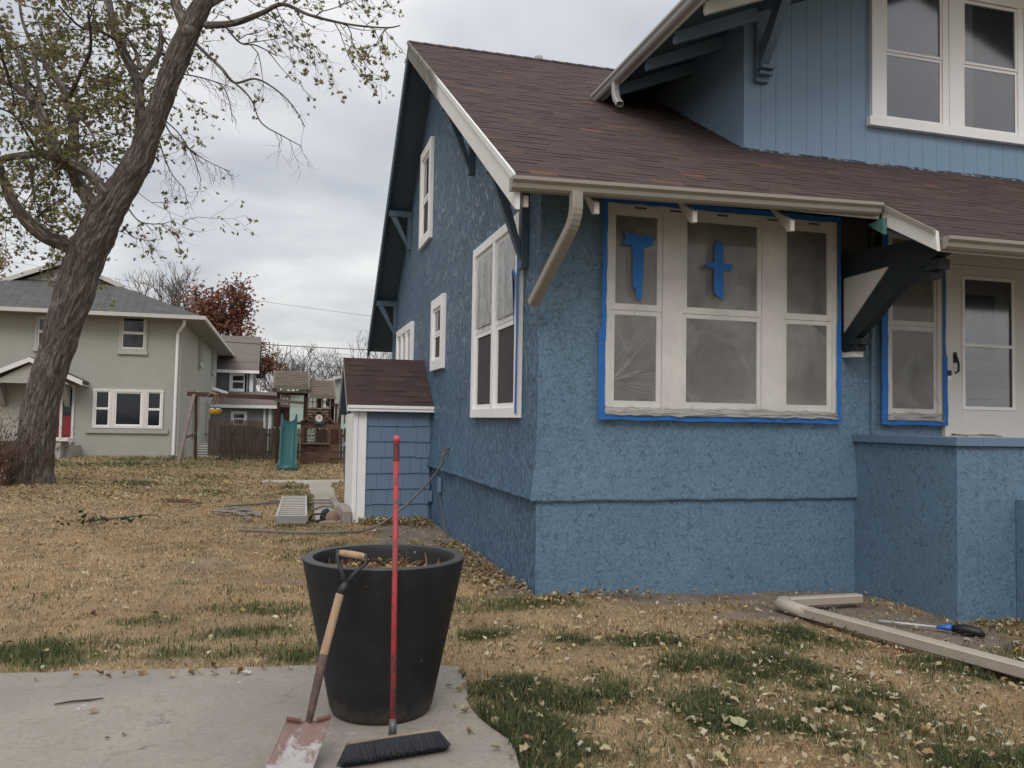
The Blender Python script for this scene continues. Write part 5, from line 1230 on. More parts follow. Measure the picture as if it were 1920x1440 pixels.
    def shoot(p, d, ln, r, depth, dens, bare):
        if infront(p+d.normalized()*ln*.5): return
        n = 5; pts = [p]; dd = d.normalized(); 
        for i in range(n):
            dd = (dd+Vector((q.gauss(0, .16), q.gauss(0, .16), q.gauss(-.04, .12)))+Vector((0, 0, -.16 if i < 2 else .16))).normalized()
            pts.append(pts[-1]+dd*ln/n)
        twigs.tube(pts, [r*(1-.75*i/n) for i in range(n+1)], 4 if r > .006 else 3, cap=False)
        for i in range(1, n+1):
            if depth > 0 and q.random() < .85:
                s_ = dd.cross(Vector((q.gauss(0, 1), q.gauss(0, 1), q.gauss(0, 1)))).normalized(); shoot(pts[i], (dd*.8+s_*.8), ln*q.uniform(.4, .65), r*.6, depth-1, dens, bare)
            if depth == 0:
                k = dens if q.random() > bare else 0
                for _ in range(int(k)+(1 if q.random() < k-int(k) else 0)):
                    lp1 = pts[i]+Vector((q.gauss(0, .07), q.gauss(0, .07), q.gauss(-.05, .06)))
                    if not infront(lp1): leafP.append(lp1)
    for li, sp, ww in ends:
        if li == 0: sp2 = sp[176::3]; w2 = ww[176::3]
        elif li in (1,): sp2 = sp[20:]; w2 = ww[20:]
        elif li in (2, 3): sp2 = sp[16:]; w2 = ww[16:]
        elif li == 5: sp2 = sp[18:]; w2 = ww[18:]
        else: sp2 = sp[5:]; w2 = ww[5:]
        right = li in (6, 7, 8, 9, 10, 11, 12, 13, 14, 15, 16, 21, 22, 23, 24, 25)
        bare = .97 if li in (9, 10, 11, 12, 13, 14) else (.55 if right else .15)
        if li in (0, 7): bare = .5
        thin = li in (9, 10, 11, 12, 13, 14, 15, 16)
        for i, p in enumerate(sp2):
            if q.random() < (.08 if li == 0 else (.31 if not thin else .36)):
                t = (sp2[min(i+1, len(sp2)-1)]-sp2[max(0, i-1)]).normalized()
                s_ = Vector((q.gauss(0, 1), q.gauss(0, 1), q.gauss(0, .7))); s_ = (s_-t*s_.dot(t)).normalized()
                if not thin and s_.dot(fw) < 0 and (li in (0, 3, 5) or i < 14) and not right: s_ = -s_
                d = t*(.5 if not thin else .9)+s_*(.9 if not thin else .5)+(Vector((0, 0, -.15)) if right else Vector((0, 0, .15)))
                if li in (9, 10, 12, 13, 14): d.z -= .35
                L_ = q.uniform(1.0, 2.1) if not right else q.uniform(.8, 1.4)
                if thin: L_ = q.uniform(.35, .85)
                dens = 1.05 if not right else .5
                shoot(p, d, L_, .014 if not thin else .007, 2 if not thin else 1, dens, bare)
    trunk.build('trunk', MT['bark'], tree, smooth=True); br_.build('branches', MT['bark'], tree, smooth=True); twigs.build('twigs', MT['twig'], tree)
    P_ = np.array([tuple(p) for p in leafP]); n = len(P_)
    print('maple leaves', n)
    pal = np.array([[.17, .17, .065], [.22, .21, .09], [.26, .225, .11], [.145, .15, .06], [.28, .225, .12], [.18, .15, .08]])
    c = pal[RS.randint(0, 6, n)]*RS.uniform(.7, 1.25, (n, 1))
    leaf_shapes(P_, RS.uniform(.085, .15, n), c, RS.uniform(0, 6.28, n), RS.uniform(.1, .8, n), RS.uniform(-1.2, 1.2, (n, 2))+np.array([[.7, 0]]), 'crown', MT['treeleaf'], tree, tuple(base))
    # small leaf litter skirt at the base handled by the litter sheet
maple()
def bare_tree(base, top, width, spread, seed, name, label, cat, group=None, leaves=None, r0=.22, levels=5, mat='twiggrey', stem=.35, up_=.45, rmin=.014):
    """top: crown top height, width: crown width; stem: bare trunk share of the height"""
    q = random.Random(seed); b = Vector(base); t = thing(name, tuple(b), label, cat, group); segs = []; tips = []
    def rec(p, d, ln, r, lv):
        n = 3; pts = [p]; dd = d
        for i in range(n):
            dd = (dd+Vector((q.gauss(0, .13), q.gauss(0, .13), q.gauss(.03, .08)))).normalized(); pts.append(pts[-1]+dd*ln/n)
        segs.append((pts, r, lv))
        if lv == 0: tips.append(pts[-1]); tips.append(pts[1]); return
        for k in range(q.choice([2, 3, 3, 4]) if lv < levels else 4):
            s_ = Vector((q.gauss(0, 1), q.gauss(0, 1), q.gauss(0, .5))).normalized(); nd = (dd*q.uniform(.5, 1)+s_*spread+Vector((0, 0, up_*.35))).normalized()
            rec(pts[q.choice([2, 3, 3])], nd, ln*q.uniform(.62, .86), r*.62, lv-1)
    rec(Vector((0, 0, 0)), Vector((0, 0, 1)), 1.0, r0, levels)
    A_ = np.array([tuple(p) for sg in segs[1:] for p in sg[0]]); hi = np.percentile(A_[:, 2], 99.5); lo = A_[:, 2].min()
    cx_ = (np.percentile(A_[:, 0], 2)+np.percentile(A_[:, 0], 98))/2; wx = np.percentile(A_[:, 0], 98)-np.percentile(A_[:, 0], 2); cy_ = A_[:, 1].mean()
    H = top-b.z; sxy = width/wx
    def tr(p):
        z = p[2]; zz = (z/lo)*stem*H if z < lo else stem*H+(z-lo)/(hi-lo)*(1-stem)*H; k = min(1, z/max(lo, .2))
        return Vector((b.x+(p[0]-cx_*k)*sxy, b.y+(p[1]-cy_*k)*sxy, b.z-.15+zz))
    mb = MB()
    for pts, r, lv in segs:
        n = len(pts)-1; mb.tube([tr(p) for p in pts], [max(r*(1-.35*i/n), rmin) for i in range(n+1)], 6 if lv > 2 else 3, cap=False)
    mb.build('trunk', MT[mat], t)
    if leaves:
        P_ = np.array([tuple(tr(p)+Vector((q.gauss(0, leaves[3]), q.gauss(0, leaves[3]), q.gauss(0, leaves[3]*.8)))) for p in tips for _ in range(leaves[0])]); n = len(P_); c = np.array(leaves[1])[RS.randint(0, len(leaves[1]), n)]*RS.uniform(.7, 1.3, (n, 1))
        leaf_shapes(P_, RS.uniform(leaves[2]*.7, leaves[2]*1.2, n), c, RS.uniform(0, 6.28, n), RS.uniform(.1, .8, n), RS.uniform(-1.2, 1.2, (n, 2)), 'crown', MT['treeleaf'], t, tuple(b))
    return t
bare_tree((-11.2, 64, -1.3), 13.4, 5.0, .62, 5, 'bare_tree', 'leafless grey tree behind the roof of the sage green house', 'tree', r0=.3, levels=6, stem=.42)
bare_tree((-6.55, 52, -1.2), 10.6, 3.9, .85, 12, 'oak_tree', 'oak with rusty red autumn leaves behind the sage green house', 'tree', leaves=(5, [(.24, .10, .06), (.28, .125, .075), (.17, .075, .05), (.30, .155, .10)], .26, .30), r0=.24, levels=5, mat='twig', stem=.36)
bare_tree((-4.3, 54, -1.2), 6.9, 3.2, .7, 23, 'oak_tree', 'low rusty-leaved oak right of the tall one, above the grey house', 'tree', leaves=(7, [(.20, .07, .04), (.25, .10, .05)], .22, .25), r0=.12, levels=4, mat='twig', stem=.5)
bare_tree((-24.6, 62, -1.3), 14.1, 4.0, .7, 14, 'bare_tree', 'yellowing tree top above the far left roof end', 'tree', leaves=(4, [(.30, .22, .11), (.24, .18, .10)], .22, .3), r0=.25, levels=5, stem=.5)
for i, (x, y, tz, wd, sd_) in enumerate(((-2.7, 60, 7.3, 4.2, 31), (-.6, 58, 7.0, 4.6, 32), (1.7, 62, 7.7, 5.2, 33), (4.3, 60, 8.3, 5.6, 34), (6.8, 64, 9.0, 6, 35), (-1.4, 72, 8.2, 6, 36), (3.0, 55, 6.2, 4.2, 37))):
    bare_tree((x, y, -1.35), tz, wd, .8, sd_, 'bare_tree', ['bare tree right of the grey house roof', 'bare tree behind the left end of the play tower roof', 'bare tree behind the middle of the play tower', 'bare tree seen just left of the shed roof', 'bare tree seen above the shed roof', 'farther bare tree above the left tower roof', 'low bare tree above the right tower roof'][i], 'tree', 'bare trees behind the gardens', r0=.15, levels=5, stem=.2, mat='twigmid', rmin=.013)
# brown shrub at the left edge
def shrub():
    t = thing('shrub', (-8.3, 13.0, 0), 'rusty brown bare shrub at the foot of the maple', 'shrub'); mb = MB(); q = random.Random(3); lp_ = []
    for i in range(150):
        p = Vector((-8.45+q.gauss(0, .42), 12.85+q.gauss(0, .4), -.05)); d = Vector((q.gauss(.1, .35), q.gauss(0, .3), 1)).normalized(); ln = q.uniform(.9, 2.1)*(1-.25*abs(p.x+8.6)); pts = [p]
        for k in range(5):
            d = (d+Vector((q.gauss(0, .2), q.gauss(0, .2), q.gauss(-.05, .1)))).normalized(); pts.append(pts[-1]+d*ln/5)
            if k > 0:
                s_ = (d+Vector((q.gauss(0, .7), q.gauss(0, .7), q.gauss(0, .3)))).normalized(); mb.tube([pts[-1], pts[-1]+s_*.18, pts[-1]+s_*.3+Vector((0, 0, .05))], [.005, .004, .003], 3, cap=False)
                for _ in range(2): lp_.append(pts[-1]+s_*q.uniform(.1, .3)+Vector((q.gauss(0, .05), q.gauss(0, .05), 0)))
        mb.tube(pts, [.010, .009, .008, .007, .006, .004], 4, cap=False)
    mb.build('stems', painted('red_brown_twig', (.10, .055, .04), .9, .3), t)
    P_ = np.array([tuple(p) for p in lp_]); n = len(P_)
    leaf_shapes(P_, RS.uniform(.035, .07, n), np.array([[.13, .065, .045], [.09, .05, .035], [.17, .09, .06]])[RS.randint(0, 3, n)], RS.uniform(0, 6, n), RS.uniform(.1, .8, n), RS.uniform(-1.2, 1.2, (n, 2)), 'leaves', MT['leaf'], t, (-8.3, 13.0, 0))
shrub()

# ------------------------------------------------------------------ sage green neighbour house
gh = thing('sage_house', (-10.75, 26.6, 0), 'pale sage stucco two-storey house with grey hip roof', 'house')
MT['sage'] = painted('sage_stucco', (.365, .362, .325), .9, .09, 2.2, .015, 22, .15)
MT['sagetrim'] = painted('sage_trim', (.40, .405, .37), .6)
GX0, GX1, GY0, GY1 = -15.6, -6.0, 26.6, 44.6; EGZ = 5.27
mb = MB(); mb.box(GX0, GY0, -1.6, GX1, GY1, EGZ-.08); mb.build('wall', MT['sage'], gh)
ex0, ex1, ey0, ey1 = -16.3, -5.2, 25.9, 45.9; cx = (ex0+ex1)/2; GP = .42; rise = GP*(cx-ex0)
gx = 3.75; gzb = EGZ+GP*gx; cut = ey0+gx
mb = MB()
top_l = (ex0+gx, cut, gzb); top_r = (ex1-gx, cut, gzb); pk = (cx, cut, EGZ+rise); pb = (cx, ey1-(cx-ex0), EGZ+rise)
vs = [(ex0, ey0, EGZ), (ex1, ey0, EGZ), (ex1, ey1, EGZ), (ex0, ey1, EGZ), top_l, top_r, pk, pb]
mb.add(vs, [(0, 1, 5, 4), (1, 2, 7, 6, 5), (2, 3, 7), (3, 0, 4, 6, 7)])
m = Mat('grey_green_shingle', .9, .2); bt = m.node('ShaderNodeTexBrick'); g = m.node('ShaderNodeNewGeometry'); sp_ = m.node('ShaderNodeSeparateXYZ'); m.l(g.outputs['Position'], sp_.inputs[0]); cb = m.node('ShaderNodeCombineXYZ')
ad = m.node('ShaderNodeMath', operation='ADD'); m.l(sp_.outputs[0], ad.inputs[0]); m.l(sp_.outputs[1], ad.inputs[1]); m.l(ad.outputs[0], cb.inputs[0]); m.l(sp_.outputs[2], cb.inputs[1]); m.l(cb.outputs[0], bt.inputs['Vector'])
bt.inputs['Scale'].default_value = 1; bt.inputs['Brick Width'].default_value = .33; bt.inputs['Row Height'].default_value = .075; bt.inputs['Mortar Size'].default_value = .010; bt.inputs['Color1'].default_value = (.088, .090, .087, 1); bt.inputs['Color2'].default_value = (.118, .12, .116, 1); bt.inputs['Mortar'].default_value = (.045, .05, .05, 1)
m.color(m.mix(m.ramp(m.noise(2, 4), [(.3, .0), (.7, .35)]), bt.outputs[0], (.13, .135, .13))); m.bump(bt.outputs[1], .01); MT['gshingle'] = m.m
rf = mb.build('roof', MT['gshingle'], gh)
mb = MB(); mb.add([(top_l[0]+.3, cut-.02, gzb+.0), (top_r[0]-.3, cut-.02, gzb), (cx, cut-.02, EGZ+rise-.12)], [(0, 1, 2)]); mb.build('gable_vent', painted('cream_vent', (.30, .28, .25), .7), rf)
for s_ in (-1, 1):
    mb = MB(); a = Vector((cx+s_*(cx-ex0-gx+.35), cut-.28, gzb-.13)); b = Vector((cx, cut-.28, EGZ+rise+.02))
    mb.bar(a, b, .05, .17); mb.bar(a+Vector((0, .26, .07)), b+Vector((0, .26, .07)), .50, .05); mb.build('rake_board', painted('peeling_white', (.48, .46, .43), .8, .25, 20), rf)
mb = MB(); mb.box(ex0+.02, ey0+.02, EGZ-.13, ex1-.02, GY0, EGZ-.09); mb.box(GX1, GY0, EGZ-.13, ex1-.02, ey1-.02, EGZ-.09); mb.build('soffit', painted('sage_soffit', (.28, .285, .255), .8), gh)
mb = MB(); mb.box(ex0, ey0-.11, EGZ-.13, ex1+.11, ey0, EGZ+.01); mb.box(ex1, ey0, EGZ-.13, ex1+.11, ey1, EGZ+.01); mb.build('gutter', painted('white_gutter', (.50, .49, .45), .5), gh)
mb = MB(); mb.tube([(-5.85, 26.0, 5.12), (-5.87, 26.1, 4.95), (-6.12, 26.5, 4.65), (-6.13, 26.52, 4.3), (-6.15, 26.52, .05)], .055, 8); mb.build('downspout', MT['white'], gh)
FN = (0, -1, 0)
window(gh, (-8.98, GY0, 1.02), (1, 0, 0), FN, .64, 1.46, [1], .5, cas=.08, sash=.04, mats=('glassblue', 'glassblue'), depth=.06, trim='creamtrim', sashm='white')
window(gh, (-8.335, GY0, 1.02), (1, 0, 0), FN, 1.13, 1.46, [1], None, cas=.10, sash=.05, mats=('glassblue', 'glassblue'), depth=.06, trim='creamtrim', sashm='white')
window(gh, (-7.20, GY0, 1.02), (1, 0, 0), FN, .64, 1.46, [1], .5, cas=.08, sash=.04, mats=('glassblue', 'glassblue'), depth=.06, trim='creamtrim', sashm='white')
mb = MB(); mb.box(-9.2, GY0-.09, .84, -6.36, GY0-.001, 1.0); mb.build('window_sill', MT['sage'], gh)
window(gh, (-8.18, GY0, 3.92), (1, 0, 0), FN, .98, 1.36, [1], .5, cas=.09, sash=.05, mats=('glassblue', 'glassblue'), depth=.06, sill=.13, trim='sagetrim', sashm='creamtrim')
window(gh, (-11.0, GY0, 3.92), (1, 0, 0), FN, .98, 1.2, [1], .5, cas=.09, sash=.05, mats=('glassblue', 'glassblue'), depth=.06, sill=.13, trim='sagetrim', sashm='creamtrim')
for (y, z, w, h) in ((33.8, 3.9, 1.0, 1.3), (41.0, 3.9, 1.0, 1.3), (32.6, .75, 2.0, 1.9), (38.6, .8, 1.0, 1.5), (42.4, .7, 1.0, 1.5)):
    window(gh, (GX1, y-w/2, z), (0, 1, 0), (1, 0, 0), w, h, [1], .5, cas=.12, sash=.06, mats=('glassblue', 'glassblue'), depth=.12, sill=.14, trim='sagetrim', sashm='creamtrim')
# entrance: red door, sidelight, gabled hood, stoop wall
mb = MB(); mb.box(-10.95, GY0-.03, .55, -10.07, GY0-.001, 2.45); d = mb.build('front_door', painted('red_door_paint', (.22, .02, .025), .5), gh)
mb = MB(); mb.box(-9.97, GY0-.03, .6, -9.68, GY0-.001, 1.45); mb.build('sidelight_panel', painted('red_panel_paint', (.22, .02, .025), .5), gh)
mb = MB(); mb.box(-9.97, GY0-.028, 1.46, -9.68, GY0-.001, 2.42); mb.build('sidelight_glass', MT['glassblue'], gh)
mb = MB(); mb.box(-10.065, GY0-.07, .5, -9.98, GY0-.001, 2.5); mb.box(-9.675, GY0-.06, .5, -9.60, GY0-.001, 2.5); mb.box(-11.1, GY0-.07, 2.505, -9.6, GY0-.001, 2.6); mb.build('door_frame', MT['creamtrim'], gh)
hd = MB(); hx0, hx1, hpk = -12.45, -9.15, -10.85; hz = 2.72; hp_ = 3.52
hd.prism([(hx0, hz), (hpk, hp_), (hx1, hz), (hx1, hz-.14), (hpk, hp_-.16), (hx0, hz-.14)], 1, GY0-1.1, GY0-.002); hd.build('porch_hood', MT['gshingle'], gh)
mb = MB(); mb.prism([(hx0-.02, hz-.17), (hpk, hp_-.19), (hx1+.02, hz-.17), (hx1+.02, hz-.0), (hpk, hp_-.02), (hx0-.02, hz-.0)], 1, GY0-1.16, GY0-1.102); mb.box(hx1-.02, GY0-1.1, hz-.17, hx1+.02, GY0, hz-.14); mb.build('hood_board', MT['creamtrim'], gh)
mb = MB(); mb.prism([(hx0+.4, hz-.14), (hx1-.4, hz-.14), (hpk, hp_-.24)], 1, GY0-1.0, GY0-.95); mb.build('hood_gable', MT['sage'], gh)
for xx in (hx0+.45, hx1-.75): mb = MB(); mb.prism([(GY0-.003, 2.55), (GY0-.9, 2.55), (GY0-.5, 2.2), (GY0-.12, 1.8), (GY0-.003, 1.75)], 0, xx, xx+.16); mb.build('hood_bracket', MT['sage'], gh)
mb = MB(); mb.box(-10.02, GY0-2.0, -.1, -9.55, GY0-.85, .58); mb.box(-9.55, GY0-1.55, -.1, -9.35, GY0-.01, .40); mb.build('stoop_wall', MT['sage'], gh)
mb = MB(); mb.box(-10.08, GY0-2.06, .585, -9.3, GY0-.8, .68); mb.build('stoop_cap', MT['creamtrim'], gh)
mb = MB()
for i in range(4): mb.box(-11.7, GY0-1.6+.35*i, -.1, -10.03, GY0-.005, .13+.13*i)
mb.build('steps', painted('brown_steps', (.11, .075, .06), .8), gh)
# air intake can beside the wall
cn = thing('metal_drum', (-5.35, 28.6, -.12), 'ribbed grey metal drum standing beside the sage house wall', 'drum')
mb = MB(); mb.lathe([(0, 0), (.30, 0), (.30, .05)]+[(.30 if i % 2 else .275, .08+.05*i) for i in range(9)]+[(.29, .55), (0, .56)], 24, (-5.35, 28.6, -.12)); mb.build('body', MT['galv'], cn, smooth=False)

# ------------------------------------------------------------------ grey house and mint house behind
kh = thing('grey_house', (-4.5, 45, -.9), 'grey sided house with brown-grey roof and small white-framed windows behind the fence', 'house')
greyS = Mat('grey_siding', .8, .2); 
def siding_mat(name, c, rowh):
    m = Mat(name, .7, .25); g = m.node('ShaderNodeNewGeometry'); s_ = m.node('ShaderNodeSeparateXYZ'); m.l(g.outputs['Position'], s_.inputs[0])
    d = m.node('ShaderNodeMath', operation='DIVIDE'); m.l(s_.outputs[2], d.inputs[0]); d.inputs[1].default_value = rowh; fr_ = m.node('ShaderNodeMath', operation='FRACT'); m.l(d.outputs[0], fr_.inputs[0])
    m.color(m.mix(m.noise(3, 3), sc(c, .92), sc(c, 1.08))); m.bump(fr_.outputs[0], .03); return m.m
kg = siding_mat('grey_lap_siding', (.16, .175, .18, 1), .18); kroof = painted('grey_brown_roof', (.15, .125, .115), .95, .22, 3, .01, 12)
YB = 45
mb = MB(); mb.box(-7.6, YB, -1.4, -3.95, YB+6, 4.24); mb.build('upper_wall', kg, kh)
mb = MB(); mb.prism([(YB-.5, 4.28), (YB+3, 6.62), (YB+6.5, 4.28), (YB+6.5, 4.1), (YB+3, 6.4), (YB-.5, 4.12)], 0, -8.2, -3.62); mb.build('upper_roof', kroof, kh)
mb = MB(); mb.box(-8.2, YB-.54, 4.10, -3.6, YB-.5, 4.27); mb.build('upper_fascia', MT['white'], kh)
window(kh, (-5.30, YB, 3.0), (1, 0, 0), FN, 1.0, 1.14, [1], .55, cas=.14, sash=.05, mats=('glassblue', 'screen'), depth=.06)
mb = MB(); mb.box(-4.42, YB-.06, 2.9, -4.28, YB-.001, 4.2); mb.box(-4.15, YB-.06, 2.9, -3.95, YB-.001, 4.2); mb.build('corner_trim', MT['white'], kh)
mb = MB(); mb.box(-7.6, YB-3.6, -1.5, -2.7, YB-.01, 2.15); mb.build('lower_wall', siding_mat('grey_board_siding', (.235, .25, .25, 1), 3), kh)
mb = MB(); mb.prism([(YB-4.0, 2.18), (YB-.02, 3.02), (YB-.02, 2.9), (YB-4.0, 2.08)], 0, -7.9, -2.35); mb.build('lower_roof', kroof, kh)
mb = MB(); mb.box(-7.9, YB-4.06, 2.0, -2.33, YB-4.0, 2.17); mb.build('lower_fascia', MT['white'], kh)
window(kh, (-4.95, YB-3.6, .98), (1, 0, 0), FN, .86, .84, [1], .5, cas=.12, sash=.04, mats=('glassblue', 'glassblue'), depth=.06)
mb = MB(); mb.box(-3.22, YB-3.68, -.5, -3.1, YB-3.601, 2.0); mb.box(-2.95, YB-3.68, -.5, -2.78, YB-3.601, 2.0); mb.build('corner_post', MT['white'], kh)
mb = MB(); mb.bar((-6.6, YB-3.9, 3.25), (-5.3, YB-1.6, 2.86), .12, .16); mb.build('porch_rake', MT['white'], kh)
mb = MB(); mb.box(-2.7, YB-3.0, .9, -1.4, YB-2.95, .97)
for i in range(12): mb.box(-2.68+.11*i, YB-3.0, .1, -2.64+.11*i, YB-2.96, .9)
mb.build('porch_railing', MT['white'], kh)
rh = thing('red_brick_house', (-1.7, 52, -1.1), 'dark red house wall glimpsed between the grey house and the play tower', 'house')
mb = MB(); mb.box(-2.8, 52, -1.4, -.4, 56, 2.3); mb.build('wall', painted('dull_red_siding', (.12, .055, .05), .8), rh); mb = MB(); mb.prism([(51.6, 2.3), (54, 3.1), (56.4, 2.3)], 0, -3, -.2); mb.build('roof', kroof, rh)
mh = thing('mint_house', (.6, 38, -.5), 'mint green sided house with shallow gable behind the play tower', 'house')
mg = siding_mat('mint_lap_siding', (.40, .52, .47, 1), .33)
mb = MB(); mb.box(-1.9, 38, -1.2, 4.5, 44, 2.05); mb.build('wall', mg, mh)
mb = MB(); mb.prism([(-1.9, 2.052), (4.5, 2.052), (4.5, 4.3), (3.2, 4.55), (-.35, 3.38), (-1.9, 2.9)], 1, 38.02, 38.3); mb.build('gable_wall', painted('mint_panel', (.30, .36, .33), .8, .1, 2), mh)
mb = MB(); mb.prism([(-2.2, 2.86), (3.3, 4.66), (3.3, 4.50), (-2.2, 2.70)], 1, 37.7, 44); mb.build('roof', painted('pale_roof_edge', (.46, .46, .45), .8), mh)
mb = MB(); q = random.Random(6); 
for i in range(26): p = Vector((q.gauss(.15, .1), 37.98, 2.4+q.uniform(-.3, .9))); s_ = q.uniform(.03, .1); mb.box(p.x-s_, 37.995, p.z-s_, p.x+s_, 38.015, p.z+s_*1.6)
mb.build('peeled_patch', painted('bare_white', (.62, .63, .62), .8), mh)

# ------------------------------------------------------------------ picket fences
def fence(x0, x1, y, h, label, sd_, zb=-.02, lean=0):
    fm = wood('weathered_fence_'+str(sd_), (.035, .028, .022), (.115, .092, .072), 'z', .9, 3)
    t = thing('picket_fence', ((x0+x1)/2, y, zb), label, 'fence'); q = random.Random(sd_); mb = MB(); x = x0
    while x < x1:
        w_ = .088; hh = h+q.uniform(-.025, .02); d = q.uniform(-.012, .012)
        mb.prism([(x, zb-.05), (x+w_, zb-.05), (x+w_, zb+hh-.04), (x+w_*.75, zb+hh), (x+w_*.25, zb+hh), (x, zb+hh-.04)], 1, y+d, y+d+.018); x += w_+q.uniform(.008, .022)
    mb.build('pickets', fm, t)
    mb = MB(); mb.box(x0, y+.035, zb+.25, x1, y+.075, zb+.33); mb.box(x0, y+.035, zb+h-.3, x1, y+.075, zb+h-.22); mb.build('rails', fm, t)
    x = x0+.1
    while x < x1: mb = MB(); mb.box(x, y+.08, zb-.1, x+.09, y+.17, zb+h-.05); mb.build('post', fm, t); x += 2.3
fence(-4.32, 3.0, 24.2, 1.17, 'dark weathered picket fence behind the play tower', 5)
fence(-5.0, -3.0, 27.5, 1.5, 'taller dark picket fence section beside the sage house', 6, -.1)

# ------------------------------------------------------------------ play tower with slide and swing beam
pl = thing('play_tower', (-1.35, 22, -.02), 'brown wooden play tower with teal slide, clock and slatted roofs', 'playset')
pw = wood('stained_cedar', (.065, .036, .027), (.18, .105, .078), 'x', .85, 4); pd = wood('dark_cedar', (.03, .017, .014), (.08, .045, .035), 'z', .85, 4); pr = wood('grey_roof_slats', (.10, .08, .062), (.22, .18, .145), 'x', .9, 4); ptan = painted('tan_plastic', (.33, .29, .24), .7)
Y0_, Y1_ = 21.5, 23.2
for x in (-2.40, -1.50, -.62, -.36):
    for y in (Y0_, Y1_):
        if x == -.36: continue
        mb = MB(); mb.box(x, y, -.05, x+.09, y+.09, 2.35 if x != -.62 else 2.25); mb.build('post', pd, pl)
for y in (Y0_, Y1_): mb = MB(); mb.box(-.40, y, -.05, -.32, y+.09, 1.98); mb.build('post', pd, pl)
mb = MB(); mb.box(-2.40, Y0_+.02, 1.30, -.32, Y1_, 1.38); mb.build('deck', pw, pl)
# lower walls with serving window, boards below
mb = MB()
for i in range(5): mb.box(-1.96 if False else -1.5, Y0_-.03, .02+.13*i, -.32, Y0_-.005, .14+.13*i)
mb.build('lower_boards', pw, pl)
mb = MB(); mb.box(-1.62, Y0_-.035, -.03, -1.5, Y0_+.0, 1.45); mb.box(-.74, Y0_-.035, -.03, -.62, Y0_+.0, 1.45); mb.box(-1.5, Y0_-.033, 1.18, -.74, Y0_, 1.36); mb.box(-.62, Y0_-.033, 1.15, -.3, Y0_, 1.36); mb.box(-.36, Y0_-.034, .68, -.30, Y0_, 1.15); mb.build('wall_frame', pw, pl)
mb = MB(); mb.box(-1.60, Y0_-.22, .66, -.66, Y0_-.02, .70); mb.build('counter', pr, pl)
# lattice shutters
mb = MB()
for i in range(4): mb.box(-1.48, Y0_+.02, .74+.115*i, -1.16, Y0_+.04, .79+.115*i)
for i in range(4): mb.box(-1.48+.10*i, Y0_+.02, .74, -1.455+.10*i, Y0_+.04, 1.18)
mb.build('white_lattice', MT['sagetrim'], pl)
mb = MB(); mb.box(-1.08, Y0_+.02, .72, -1.03, Y0_+.05, 1.18); mb.box(-.98, Y0_-.02, .70, -.76, Y0_+.0, 1.17); mb.build('shutter', pd, pl)
mb = MB(); mb.prism([(-.60, .69), (-.38, .69), (-.38, 1.05), (-.43, 1.12), (-.55, 1.12), (-.60, 1.05)], 1, Y0_-.02, Y0_-.0); mb.build('arched_window', pd, pl)
mb = MB()
for i in range(5): mb.box(-1.85, Y0_+.02, .70+.10*i, -1.64, Y0_+.04, .735+.10*i)
mb.box(-1.70, Y0_+.021, .66, -1.64, Y0_+.045, 1.18); mb.build('side_lattice', ptan, pl)
# upper walls
mb = MB()
for i in range(5): mb.box(-1.42, Y0_-.03, 1.38+.095*i, -.64, Y0_-.005, 1.465+.095*i)
mb.build('upper_boards', pw, pl)
mb = MB(); mb.box(-1.5, Y0_-.04, 1.36, -1.41, Y0_-.002, 2.30); mb.box(-1.12, Y0_-.04, 1.86, -.96, Y0_-.002, 2.28); mb.box(-.72, Y0_-.04, 1.36, -.62, Y0_-.002, 2.28); mb.box(-1.5, Y0_-.04, 2.26, -.6, Y0_-.0, 2.34); mb.box(-2.42, Y0_-.04, 2.28, -1.4, Y0_-.002, 2.36); mb.build('upper_frame', pd, pl)
mb = MB(); mb.box(-2.36, Y0_-.01+.3, 1.38, -1.98, Y0_+.32, 1.95); mb.build('side_panel', pd, pl)
def plwin(x, z, y=Y0_-.05, w=.32, h=.46):
    mb = MB()
    rect_pts = [(x, z), (x+w, z)]
    mb.box(x, y, z, x+.05, y+.03, z+h); mb.box(x+w-.05, y, z, x+w, y+.03, z+h); mb.box(x+.05, y, z, x+w-.05, y+.03, z+.05); mb.prism([(x+.05, z+h-.05), (x+w-.05, z+h-.05), (x+w, z+h), (x+w/2, z+h+.03), (x, z+h)], 1, y, y+.028)
    mb.box(x+w/2-.015, y, z+.05, x+w/2+.015, y+.027, z+h-.05); mb.box(x+.05, y, z+h/2-.015, x+w-.05, y+.026, z+h/2+.015); mb.build('play_window', ptan, pl)
plwin(-1.41, 1.84); plwin(-.95, 1.84, w=.30); plwin(-2.28, 1.88, Y0_+.28, .30, .38)
# upper railing at the right and diagonal band
mb = MB(); mb.box(-.66, Y0_-.03, 1.94, -.18, Y0_+.05, 2.03); 
for i in range(4): mb.box(-.60+.13*i, Y0_, 1.36, -.55+.13*i, Y0_+.03, 1.94)
mb.build('railing', pw, pl)
mb = MB(); mb.prism([(-1.56, 1.40), (-1.02, 1.76), (-.58, 1.38), (-.52, 1.42), (-1.02, 1.84), (-1.62, 1.42)], 1, Y0_-.16, Y0_-.04); mb.prism([(-1.42, 1.39), (-.66, 1.39), (-1.02, 1.74)], 1, Y0_-.09, Y0_-.045); mb.build('gable_hood', pw, pl)
mb = MB(); mb.box(-1.20, Y0_-.115, 1.32, -.86, Y0_-.092, 1.44); ck = mb.build('clock_base', painted('teal_dark', (.02, .07, .075), .6), pl)
mb = MB(); ring = [(-1.03+.125*math.cos(a), 1.525+.125*math.sin(a)) for a in np.linspace(0, 2*math.pi, 25)[:-1]]; mb.prism(ring, 1, Y0_-.13, Y0_-.118); ck = mb.build('clock_face', painted('clock_white', (.62, .58, .55), .6), pl)
